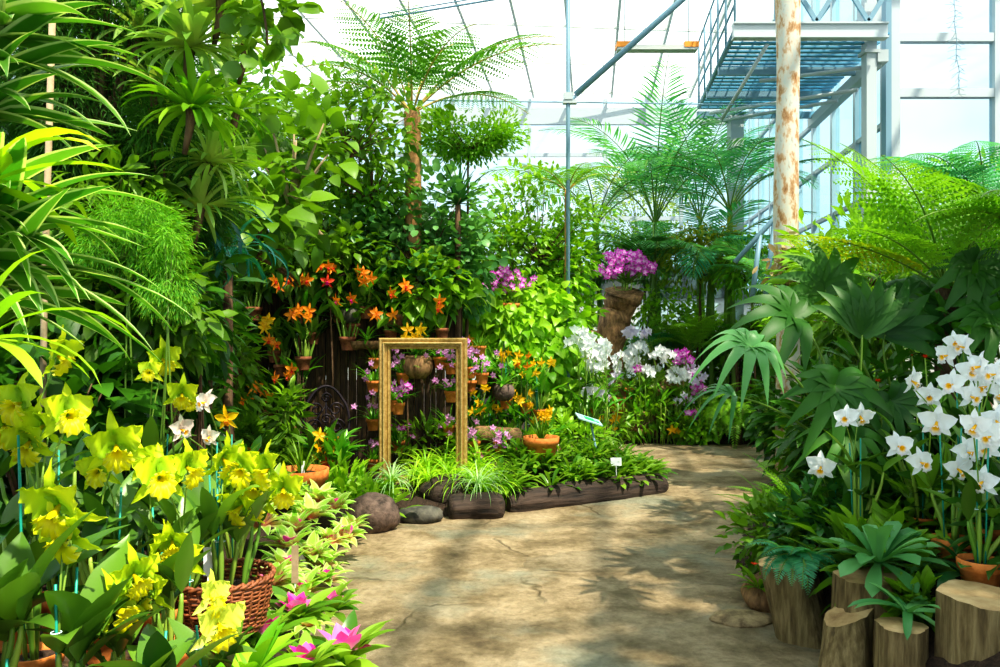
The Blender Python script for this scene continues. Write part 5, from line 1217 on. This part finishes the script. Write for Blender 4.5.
# pink centred bromeliads
def pinkb(label, x, y, z, L, n=20, W=.045, m='bromgreen', br='pinkbract', bs=.5, sc_=1): return rosette_plant('pink_bromeliad', label, 'bromeliad', (x, y, z), n, L, W, m, e0=1.1, e1=.15, droop=.7, kind='lance', fold=.3, bract=br, bs=bs)
pinkb('large green bromeliad with a pink and white centre nearest the path at the bottom', -.60, 3.0, .22, .25, 24, .07, bs=.6)
for i, (px, py, Y, L, lab) in enumerate([(243, 625, 2.9, .16, 'bromeliad with a magenta centre in front of the basket'), (297, 606, 3.1, .17, 'bromeliad with a bright pink centre right of the basket'), (330, 600, 3.35, .15, 'bromeliad with pink bracts touching the path edge'), (265, 630, 2.9, .16, 'bromeliad with a dull pink centre between the basket and the large one'), (305, 655, 2.75, .15, 'low bromeliad with small pink tips at the bottom edge'), (250, 660, 2.6, .2, 'broad pale green bromeliad at the bottom edge left of the large one')]):
    c = at(px, py, Y); pinkb(lab, c.x, Y, c.z - .06, L * 1.2, 20, .055, br='pinkbract' if i != 5 else None, m='bromgreen' if i != 5 else 'mid')
neo = [rosette_plant('striped_bromeliad', 'x', 'bromeliad', (0, 0, 0), 24, .22, .07, 'neo', e0=1.3, e1=.25, droop=.9, kind='lance', fold=.3, bract='pinkbract' if k != 1 else None, bs=.4) for k in range(3)]
ns = []
for px, Y, s_ in ((300, 4.1, 1), (322, 4.6, .95), (345, 5.1, .9), (288, 4.6, 1), (310, 5.2, 1), (335, 5.5, .9), (272, 4.0, .95), (278, 5.1, 1), (326, 4.2, .7), (300, 5.7, .9), (352, 5.5, .8), (262, 4.5, 1), (285, 4.3, .9), (310, 4.6, .9), (330, 4.9, .8), (295, 4.95, .9), (318, 5.6, 1), (275, 5.4, 1), (290, 3.75, .8), (308, 3.7, .7)):
    ns.append(((px - 500) / F * Y, Y, s_))
spawn(neo, ns, 'cream striped bromeliad in the bank between the basket and the round boulder', 'cream striped bromeliads on the left bank')
for i, o in enumerate([o for o in C.objects if o.name.startswith('striped_bromeliad') and o.parent is None]): o.location.z += .08 + .05 * (i % 3)

# ================================================================== border bed and frame surroundings
bp = [rosette_plant('bed_bromeliad', 'x', 'bromeliad', (0, 0, 0), 22, .29, .052, 'bromgreen', e0=1.35, e1=.2, droop=1.0, kind='obov', fold=.3, bract=(None, 'pinkbract', None)[k], bs=.32) for k in range(3)]
sp2 = []
for k in range(64):
    u = rnd.random(); v = rnd.random() ** 1.3; x = -.02 + 1.5 * u; y0 = 6.66 + .78 * u; y = y0 + v * (.9 - .35 * u); sp2.append((x, y, rnd.uniform(.8, 1.1)))
spawn([bp[0], bp[2]], [s for s in sp2 if rnd.random() < .8], 'plain green bromeliad massed in the bed behind the long border log', 'green bromeliads in the border bed')
spawn([bp[1]], [(.18, 7.5, 1), (.55, 7.7, 1), (.9, 7.6, .9), (1.15, 7.85, .9), (.75, 7.15, .8), (-.2, 7.3, 1), (1.42, 7.7, .7)], 'green bromeliad with a small pink centre in the border bed', 'pink centred bromeliads in the border bed')
for o in C.objects:
    if o.name.startswith('bed_bromeliad') and o.parent is None: o.location.z += .05 + .09 * min(1, max(0, (o.location.y - 6.7 - .5 * o.location.x) / .6))
tr1 = [rosette_plant('trailing_grass', 'x', 'plant', (0, 0, 0), 60, .34, .018, 'chart', e0=1.3, e1=-.1, droop=1.9, kind='taper', seg=7, fold=.3) for _ in range(2)]
spawn(tr1, [(-.62, 6.8, 1.1), (-.45, 6.9, 1.2), (-.28, 6.8, 1.2), (-.12, 6.85, 1.2), (-.75, 6.9, 1), (-.02, 6.75, 1.1), (-.2, 7.15, 1.3), (-.5, 7.2, 1.3), (-.38, 6.7, 1.1), (-.15, 6.66, 1.1), (-.68, 7.2, 1.2), (-.35, 7.3, 1.3)], 'chartreuse grassy plant trailing at the foot of the gilded frame', 'chartreuse trailing plants under the frame')
for o in C.objects:
    if o.name.startswith('trailing_grass') and o.parent is None: o.location.z += .10
for (px, Y, z, lab) in ((392, 6.45, .28, 'white striped spider plant at the left foot of the gilded frame'), (478, 6.5, .24, 'white striped spider plant left end of the long border log')):
    t = rosette_plant('spider_plant', lab, 'plant', ((px - 500) / F * Y, Y, z), 70, .34, .012, 'spider', e0=1.3, e1=.1, droop=1.9, kind='taper', fold=.3)
og = [(283, 286, 'orange orchid bloom at the far left of the high orange row', 'orange', 3), (302, 285, 'orange orchid just right of the far left high bloom', 'orange', 2), (326, 264, 'highest orange orchid over the dark screen', 'orange', 3), (300, 312, 'orange orchid with a dense magenta lipped cluster beneath the high row', 'orangemag', 5),
      (267, 326, 'golden orange orchid with two stacked blooms at the left of the screen gap', 'gold', 4), (345, 297, 'orange orchid with one hanging magenta lip over the dark screen', 'orangemag', 2), (363, 277, 'pair of orange orchid blooms above the left corner of the gilded frame', 'orange', 4), (398, 288, 'red and orange orchid above the top bar of the gilded frame', 'orange', 3),
      (383, 309, 'two yellow orange blooms with magenta lips just over the gilded frame', 'orangemag', 4), (435, 304, 'orange orchid with a red lip over the right half of the frame', 'orange', 2), (415, 332, 'golden orchid lying along the top bar of the gilded frame', 'gold', 5), (266, 340, 'orange orchid low at the left of the dark gap', 'orange', 2),
      (285, 372, 'orange orchid left of the iron chair top', 'orange', 3), (262, 393, 'orange orchid between the basket cluster and the chair', 'orange', 4), (240, 401, 'small star shaped orange orchid right of the blush orchid', 'orange', 2), (330, 441, 'golden orange orchid cluster in front of the iron chair seat', 'gold', 7), (316, 449, 'low golden bloom left of the cluster by the chair', 'gold', 2),
      (256, 453, 'orange orchid peeking above the yellow basket cluster', 'orange', 2), (333, 466, 'red orchid bloom below the iron chair', 'red', 2), (327, 281, 'tiny red orchid under the highest orange one', 'red', 1)]
for i, (px, py, lab, kd, n) in enumerate(og):
    low = py > 430; Y = 6.6 if low else 7.35; c = at(px, py, Y); pts = []
    for k in range(n): pts.append((c.x + rnd.uniform(-.09, .09) * (n > 1), c.y + rnd.uniform(-.06, .06), c.z + rnd.uniform(-.06, .06) * (n > 1)))
    Yb = Y + (.15 if not low else .05); z0 = c.z - rnd.uniform(.28, .4)
    if low: b = (c.x + .02, Yb, max(gh(c.x, Yb), c.z - .5))
    else: b = (c.x + rnd.uniform(-.05, .05), 7.68, z0)
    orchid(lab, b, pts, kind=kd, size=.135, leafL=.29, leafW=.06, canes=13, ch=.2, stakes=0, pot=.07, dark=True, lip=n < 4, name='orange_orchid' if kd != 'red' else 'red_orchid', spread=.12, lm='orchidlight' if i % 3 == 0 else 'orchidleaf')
# mixed filler plants hung on the screen
for i, (px, py, lab) in enumerate([(250, 300, 'leafy mounted orchid without flowers left of the orange row'), (345, 330, 'leafy mounted orchid above the dark screen gap'), (240, 360, 'leafy mounted orchid at the left of the screens'), (300, 350, 'leafy mounted orchid beneath the magenta lipped cluster'), (285, 420, 'leafy mounted orchid left of the chair back'), (218, 330, 'leafy mounted orchid by the hanging blue green straps')]):
    c = at(px, py, 7.5); orchid(lab, (c.x, 7.62, c.z - .2), [], kind='orange', leafL=.32, leafW=.065, canes=15, ch=.18, pot=.08, dark=True, stakes=0, name='mounted_orchid', spread=.14)
# lilac orchids in pots round the frame
lo = [(375, 372, 'lilac orchid in the clay pot level with the left bar of the frame', 373, 386, 'lilac', 5), (372, 408, 'pale pink orchid in the big clay pot left of the frame', 373, 424, 'lilac', 6), (374, 440, 'narrow leaved orchid in the lowest clay pot left of the frame', 373, 464, 'lilac', 3), (388, 386, 'lilac spray crossing the left bar of the frame', 394, 405, 'lilac', 12),
      (407, 391, 'deep lilac spray inside the left side of the frame', 398, 408, 'magenta', 9), (393, 357, 'pale lilac spray high inside the left of the frame', 403, 378, 'lilac', 8), (434, 349, 'lilac spray hanging below the top bar of the frame', 440, 362, 'lilac', 9), (452, 357, 'pink spray over the clay pot under the top right corner', 451, 368, 'lilac', 7),
      (455, 383, 'pale lilac spray over the clay pot halfway down the right bar', 451, 396, 'lilac', 9), (448, 425, 'pink spray around the orange pot low inside the frame', 449, 430, 'lilac', 10), (402, 432, 'magenta spray low beside the left bar', 398, 446, 'magenta', 5), (466, 350, 'pink spray covering the top right corner of the frame', 470, 372, 'lilac', 9),
      (482, 362, 'pale lilac spray right of the frame', 482, 378, 'lilac', 12), (470, 436, 'dusty pink spray right of the foot of the frame', 474, 446, 'lilac', 12), (500, 436, 'dusty pink spray along the driftwood log', 500, 446, 'lilac', 10), (384, 484, 'small magenta bloom at the left foot of the frame', 384, 496, 'magenta', 3)]
for i, (px, py, lab, qx, qy, kd, n) in enumerate(lo):
    Y = 7.5 if 380 < px < 460 else 7.35
    if i in (3, 4): Y = 7.2
    if i in (13, 14, 15): Y = 7.4
    c = at(px, py, Y); q = at(qx, qy, Y + .1); pts = [(c.x + rnd.gauss(0, .07), c.y + rnd.uniform(-.05, .05), c.z + rnd.gauss(0, .055)) for _ in range(n)]
    orchid(lab, (q.x, q.y, q.z - .06), pts, kind=kd, size=.075, leafL=.26, leafW=.028, canes=5, ch=.08, stakes=0, pot=.066, fine=True, strap=20, lm='orchidlight', name='lilac_orchid', spread=.1, lip=False, cat='orchid')
pots = [(375, 364, .06, 'empty amber clay pot left of the frame below the trough'), (302, 487, .2, 'wide terracotta bowl planted with the low orange orchids'), (373, 499, .07, 'small clay pot half hidden at the foot of the frame'), (480, 352, .06, 'clay pot hung right of the upper frame corner'), (541, 449, .17, 'wide terracotta pot standing behind the border bed')]
for px, py, r, lab in pots:
    Y = {302: 6.0, 541: 7.45, 373: 6.9}.get(px, 7.6); c = at(px, py, Y); t = thing('clay_pot', lab, 'pot', (c.x, c.y, c.z - r * .8)); pot_parts(t, r, r * 1.5 if r > .1 else r * 1.8)
    if r < .1 and px != 375: pass
    mb = rosette(30, .34 if r > .1 else .2, .02, e0=1.5, e1=.9 if r > .1 else .2, droop=.6, kind='taper'); part('foliage', mb, M['leaf'], t, loc=(0, 0, r * 1.2))
for px, py, Y, r, lab, m_ in ((418, 366, 7.6, .15, 'round mossy brown hanging pot inside the frame', 'drift'), (504, 392, 8.0, .11, 'grey ball shaped pot in the vines right of the frame', 'stone'), (350, 315, 7.6, .09, 'grey stone planter on the dark screen under the orange blooms', 'stonegrey')):
    c = at(px, py, Y); t = thing('ball_planter', lab, 'planter', (c.x, c.y, c.z)); mb = MB(); lathe(mb, [(.0, -r * .85), (r * .5, -r * .8), (r * .9, -r * .4), (r, 0), (r * .93, r * .45), (r * .75, r * .7), (r * .68, r * .62)], 20, noise=.03); part('bowl', mb, M[m_], t)
    part('foliage', rosette(16, .2, .03, e0=1.4, e1=.2, droop=1.0), M['orchidlight'], t, loc=(0, 0, r * .6))
    mb = MB()
    for a in (0, 2.1, 4.2): tube(mb, [(math.cos(a) * r * .7, math.sin(a) * r * .7, r * .6), (0, .1, .5)], .003, 4, cap=False)
    part('hanging_wire', mb, M['iron'], t)
t = thing('bark_trough', 'long brown bark trough fixed over the left corner of the frame', 'planter', tuple(at(367, 346, 7.65)))
mb = MB(); vs = []
for x in np.linspace(-.18, .18, 10):
    for a in np.linspace(PI, 2 * PI, 9): rr = .085 * (1 + .1 * math.sin(x * 40)); vs.append((x, math.cos(a) * rr, math.sin(a) * rr + .05))
mb.add(vs, grid_quads(9, 8)); part('bark_shell', mb, M['drift'], t); part('foliage', rosette(18, .2, .03, e0=1.4, e1=.2, droop=1.0), M['orchidlight'], t, loc=(0, 0, .05))
t = thing('bark_trough', 'short dark bark trough above the middle of the frame', 'planter', tuple(at(398, 322, 7.7)))
mb = MB(); mb.add(np.array(vs) * (.7, 1, 1.5), grid_quads(9, 8)); part('bark_shell', mb, M['drift'], t)
# right of frame: yellow and orange orchids in the vines
yo2 = [(470, 340, 'orange', 3, 'orange bloom over the right corner of the frame'), (506, 357, 'gold', 6, 'golden orchid with the highest blooms in the lime vine'), (526, 362, 'orange', 3, 'orange orchid stalk right of the highest golden blooms'), (540, 369, 'gold', 6, 'golden orchid in the middle of the lime vine'), (515, 396, 'gold', 4, 'yellow orchid right of the grey ball pot'), (486, 410, 'gold', 7, 'yellow orchid under the grey ball pot'),
       (525, 404, 'gold', 5, 'golden orchid below the middle of the vine'), (543, 415, 'gold', 8, 'golden orchid above the wide terracotta pot'), (582, 360, 'orange', 4, 'orange orchid beside the white orchid bank'), (590, 370, 'gold', 3, 'golden bloom under the orange one by the white bank'), (609, 419, 'gold', 6, 'yellow orange orchid right of the plant sign'), (478, 392, 'gold', 3, 'small yellow bloom right of the frame bar')]
for i, (px, py, kd, n, lab) in enumerate(yo2):
    Y = 8.2 if px < 560 else 9.1; c = at(px, py, Y); pts = [(c.x + rnd.gauss(0, .08), c.y + rnd.uniform(-.05, .05), c.z + rnd.gauss(0, .05)) for _ in range(n)]
    b = (c.x, Y + .08, max(gh(c.x, Y), c.z - .55)); orchid(lab, b, pts, kind=kd, size=.115, leafL=.26, leafW=.05, canes=8, ch=.26, stakes=2, pot=.07, lm='orchidlight', lip=False, name='golden_orchid', spread=.12)
def spray(label, px, py, Y, w_, h_, n, kd, size, bz=None, name='orchid_spray', loc=None, leafL=.25, round_=True, lm='orchidleaf'):
    c = at(px, py, Y); pts = []
    while len(pts) < n:
        u, v = rnd.uniform(-1, 1), rnd.uniform(-1, 1)
        if u * u + v * v > 1: continue
        pts.append((c.x + u * w_, c.y + rnd.uniform(-.12, .12), c.z + v * h_ - (.25 * h_ * u * u)))
    b = loc or (c.x, Y + .08, bz if bz is not None else gh(c.x, Y))
    return orchid(label, b, pts, kind=kd, size=size, leafL=leafL, leafW=.045, canes=10, ch=None if bz is None else .12, stakes=0, lm=lm, lip=False, name=name, spread=.2)
spray('bright magenta orchid bouquet on top of the tall driftwood stand', 625, 264, 10.7, .43, .19, 90, 'magenta', .13, bz=at(0, 290, 10.7).z, name='magenta_orchid')
spray('magenta and pale pink orchid spray hanging in the shrubs above the frame', 507, 280, 8.6, .33, .13, 55, 'magenta', .085, bz=at(0, 305, 8.6).z, name='magenta_orchid')
t = thing('hanging_bowl', 'shallow clay bowl under the magenta spray in the shrubs', 'pot', (at(507, 0, 8.6).x, 8.68, at(0, 314, 8.6).z)); pot_parts(t, .14, .12)
mb = MB()
for a in (0, 2.1, 4.2): tube(mb, [(math.cos(a) * .13, math.sin(a) * .13, .11), (0, .15, .9)], .003, 4, cap=False)
part('hanging_wire', mb, M['iron'], t)
wb_ = [(580, 340, .14, .1, 9, 'white', 'white orchid at the upper left end of the white bank'), (600, 350, .14, .09, 10, 'white', 'white orchid left of centre in the white bank'), (624, 362, .16, .12, 14, 'white', 'dense white orchid in the middle of the white bank'), (616, 378, .1, .06, 4, 'lavender', 'lavender tinted orchid low in the white bank'), (642, 350, .14, .08, 9, 'white', 'white orchid right of centre below the driftwood stand'),
       (662, 354, .12, .08, 7, 'white', 'white orchid at the right end of the bank'), (650, 370, .1, .07, 5, 'white', 'small white orchid beneath the right end of the bank'), (628, 332, .1, .05, 3, 'lavender', 'lavender orchid directly under the driftwood stand'), (648, 333, .1, .05, 3, 'lavender', 'lavender orchid to the right of the driftwood stand'), (636, 370, .05, .03, 2, 'magenta', 'tiny magenta bloom within the white bank'),
       (592, 390, .07, .06, 3, 'lavender', 'pale lavender orchid left of the clay pot at the bank foot'), (606, 396, .06, .07, 3, 'lavender', 'pale lavender orchid above the plant sign'), (682, 356, .12, .08, 8, 'magenta', 'magenta orchid at the top of the mixed purple group'), (692, 374, .15, .1, 12, 'purple', 'purple and white orchid in the middle of the mixed purple group'), (678, 375, .1, .08, 7, 'white', 'white orchid on the left of the purple group'),
       (698, 388, .08, .07, 7, 'magenta', 'magenta orchid on the right of the purple group'), (684, 400, .1, .06, 5, 'purple', 'pale purple orchid low in the purple group'), (687, 414, .12, .05, 7, 'magenta', 'magenta orchid nearest the path below the purple group'), (680, 428, .12, .04, 5, 'gold', 'small yellow flowers at the path edge below the purple group'), (596, 365, .1, .05, 4, 'white', 'white orchid low at the left of the white bank')]
for i, (px, py, w_, h_, n, kd, lab) in enumerate(wb_):
    spray(lab, px, py, 10.5 if px > 660 else 10.65 if px > 605 else 8.75, w_ * 1.2, h_ * 1.1, n + (4 if kd == 'white' else n // 2), kd, .145 if kd in ('white', 'lavender') else .14, name=('white_orchid' if kd == 'white' else 'lavender_orchid' if kd == 'lavender' else 'purple_orchid' if kd in ('purple', 'magenta') else 'yellow_flowers'), leafL=.3, lm='orchidlight' if i % 2 else 'orchidleaf')
for px, py, r, lab in ((617, 402, .15, 'terracotta pot among the roots at the far side of the path'), (629, 391, .11, 'small clay pot right of the pot among the roots')):
    c = at(px, py, 10.7); t = thing('clay_pot', lab, 'pot', (c.x, c.y, c.z - r)); pot_parts(t, r, r * 1.5)
st_ = [rosette_plant('path_edging_plant', 'x', 'plant', (0, 0, 0), 24, .3, .05, 'leaf' if k else 'lime', e0=1.3, e1=.2, droop=.9, kind='lance') for k in range(2)]
spawn(st_, [(1.5 + .22 * k, 10.85 + .1 * (k % 2), 1.0) for k in range(9)], 'leafy green plant edging the far side of the path', 'leafy plants along the far path edge')
gc = [(335, 492, 6.3, 'leafy green plant under the iron chair'), (240, 430, 7.0, 'leafy green plant filling the bank behind the yellow basket cluster'), (350, 485, 6.5, 'bright leafy plant right of the terracotta bowl'), (290, 460, 6.9, 'grassy green plant in the terracotta bowl background'), (365, 505, 6.3, 'low leafy plant beside the round boulder'), (235, 470, 5.6, 'dark leafy plant in the bank left of the terracotta bowl'), (430, 440, 7.6, 'leafy plant inside the frame at its foot'), (520, 435, 8.2, 'leafy plant above the driftwood log'), (570, 430, 8.3, 'leafy plant behind the plant sign')]
for i, (px, py, Y, lab) in enumerate(gc):
    shrub_at('leafy_plant', lab, px, py + 8, Y, (.34, .2, .2), 260, ('lance', 'ovate')[i % 2], .15, ('mid', 'leaf', 'lime', 'leaf', 'mid', 'dark', 'leaf', 'mid', 'mid')[i], seed=120 + i, clumps=14, hang=.1, trunk=False, cat='plant', spread=.35)

ex = [(250, 262, 7.7, (.5, .12, .3), 300, 'ovate', .15, 'leaf', 'leafy creeper over the top of the slat screen left of the orange row'), (330, 262, 7.6, (.55, .12, .28), 320, 'ovate', .14, 'leaf', 'leafy creeper hanging over the slat screen behind the highest orange orchid'),
      (410, 288, 7.65, (.5, .12, .26), 300, 'heart', .15, 'mid', 'bright leafy creeper over the screen above the gilded frame'), (205, 390, 7.6, (.35, .1, .5), 420, 'lance', .17, 'dark', 'dark leafy creeper at the left end of the slat screens'),
      (455, 265, 8.0, (.45, .15, .4), 500, 'ovate', .12, 'grey', 'grey green shrub between the round leaved shrub and the magenta spray'), (380, 300, 8.3, (.5, .2, .5), 500, 'lance', .16, 'leaf', 'lance leaved shrub behind the frame screen'),
      (140, 400, 4.6, (.35, .3, .5), 700, 'lance', .18, 'dark', 'dark lance leaved shrub behind the tall yellow orchids'), (95, 300, 3.9, (.35, .25, .35), 500, 'lance', .17, 'leaf', 'green lance leaved shrub under the bright fine mound'),
      (130, 330, 3.8, (.3, .2, .4), 500, 'ovate', .12, 'dark', 'dark shrub hiding the trunks under the fine leaved mound'), (300, 262, 7.6, (.3, .1, .2), 160, 'lance', .16, 'leaf', 'sparse green shrub between the orange orchids'),
      (560, 262, 9.8, (.35, .3, .35), 600, 'ovate', .11, 'lime', 'light green shrub to the left of the magenta bouquet'), (570, 320, 9.2, (.3, .2, .4), 300, 'heart', .13, 'lime', 'lime climbing plant left of the driftwood arm'),
      (665, 320, 11.6, (.5, .3, .4), 700, 'ovate', .11, 'mid', 'green shrub behind the lavender orchids'), (815, 330, 9.2, (.5, .3, .5), 800, 'lance', .15, 'mid', 'mid green shrub right of the mottled trunk')]
for i, (px, py, Y, r, n, T, s_, m_, lab) in enumerate(ex): shrub_at('leafy_shrub', lab, px, py, Y, r, n, T, s_, m_, seed=150 + i, clumps=26, hang=.7, spread=.28, tr=.012)
# unseen tree added out of frame at right to cast shade on the bed
shrub('added_shade_tree', 'broad leaved tree added outside the picture at right to shade the bed', (4.1, 1.2, gh(4.1, 1.2)), (0, 0, 3.6), (1.5, 1.5, .9), 1600, 'broad', .3, 'leaf', seed=170, clumps=24, cat='tree', tr=.08)

# basket soil
mb = MB(); lathe(mb, [(0, .13), (.09, .14), (.16, .12)], 16, noise=.04); part('potting_bark', mb, M['soil'], bk)
ex = [(150, 300, 3.7, (.3, .2, .28), 420, 'ovate', .10, 'leaf', 'leafy shrub beneath the yellow tipped trailing fern'), (105, 200, 3.9, (.3, .2, .25), 500, 'lance', .13, 'leaf', 'green shrub directly above the fine leaved mound'), (200, 300, 4.4, (.2, .2, .3), 260, 'lance', .16, 'dark', 'dark shrub in front of the thin branch foot'),
      (285, 425, 7.2, (.2, .12, .25), 260, 'lance', .15, 'leaf', 'green leafy shrub left of the iron chair'), (232, 370, 6.6, (.2, .15, .35), 260, 'lance', .16, 'leaf', 'green leafy shrub behind the small golden bloom')]
for i, (px, py, Y, r, n, T, s_, m_, lab) in enumerate(ex): shrub_at('leafy_shrub', lab, px, py, Y, r, n, T, s_, m_, seed=180 + i, clumps=22, hang=.7, spread=.3, tr=.012)

ex = [(150, 340, 3.9, (.2, .15, .14), 200, 'lance', .13, 'leaf', 'lance leaved plant in front of the fine leaved mound stems'), (110, 335, 3.9, (.2, .15, .14), 200, 'lance', .14, 'dark', 'dark lance leaved plant between the striped straps and the fine mound'), (215, 120, 6.4, (.6, .3, .5), 700, 'lance', .14, 'leaf', 'lance leaved tree behind the mounted bromeliads')]
for i, (px, py, Y, r, n, T, s_, m_, lab) in enumerate(ex): shrub_at('leafy_shrub', lab, px, py, Y, r, n, T, s_, m_, seed=190 + i, clumps=22, hang=.7, spread=.3, tr=.012)
lw = [(1.72, 3.62, .2, 'low dark plant between the green rosette and the left white orchid'), (2.15, 2.5, .2, 'low dark plant beside the tall corner stump'), (2.35, 2.95, .2, 'low leafy plant behind the tall corner stump'), (1.80, 3.52, .13, 'low leafy plant left of the two clay pots'), (2.35, 3.35, .3, 'leafy plant under the dense white orchid cluster'), (2.0, 4.1, .3, 'dark leafy plant in front of the fan leaved stem'), (2.15, 3.75, .22, 'dark leafy plant behind the clay pots'), (1.74, 3.95, .2, 'low green plant beneath the single white bloom'), (2.5, 3.8, .35, 'dark leafy plant under the tallest white orchid'), (1.72, 3.2, .08, 'small leafy plant in front of the two clay pots')]
for i, (x, y, r, lab) in enumerate(lw):
    shrub('undergrowth_plant', lab, (x, y, gh(x, y)), (0, 0, r * .6), (r, r * .8, r * .8), int(900 * r) + 60, ('lance', 'ovate')[i % 2], (.15, .09)[i % 2], ('dark', 'leaf')[i % 3 == 0], seed=200 + i, clumps=18, hang=.1, trunk=False, cat='plant', spread=.35)
rosette_plant('rosette_plant', 'drooping strap leaved green plant right of the big rosette', 'plant', (1.92, 3.5, .42), 18, .26, .04, 'rosette', e0=1.1, e1=.1, droop=1.1, kind='strap', fold=.3)

ex = [(640, 418, 10.55, (.35, .12, .2), 260, 'lance', .16, 'mid', 'leafy plant at the foot of the white bank beside the roots'), (600, 428, 9.5, (.3, .12, .2), 220, 'lance', .15, 'leaf', 'leafy plant left of the roots behind the sign'), (692, 428, 10.5, (.3, .12, .16), 260, 'ovate', .11, 'lime', 'lime leafy plant below the purple orchids at the path edge'),
      (662, 395, 10.75, (.3, .12, .2), 220, 'broad', .16, 'mid', 'broad leaved plant between the roots and the purple orchids'), (590, 385, 9.2, (.2, .12, .25), 200, 'ovate', .12, 'mid', 'bright leafy plant under the left end of the white bank'), (740, 345, 11.3, (.4, .2, .3), 400, 'ovate', .12, 'mid', 'bright bush above the drooping sword ferns')]
for i, (px, py, Y, r, n, T, s_, m_, lab) in enumerate(ex): shrub_at('leafy_shrub', lab, px, py, Y, r, n, T, s_, m_, seed=230 + i, clumps=22, hang=.3, spread=.3, tr=.012)
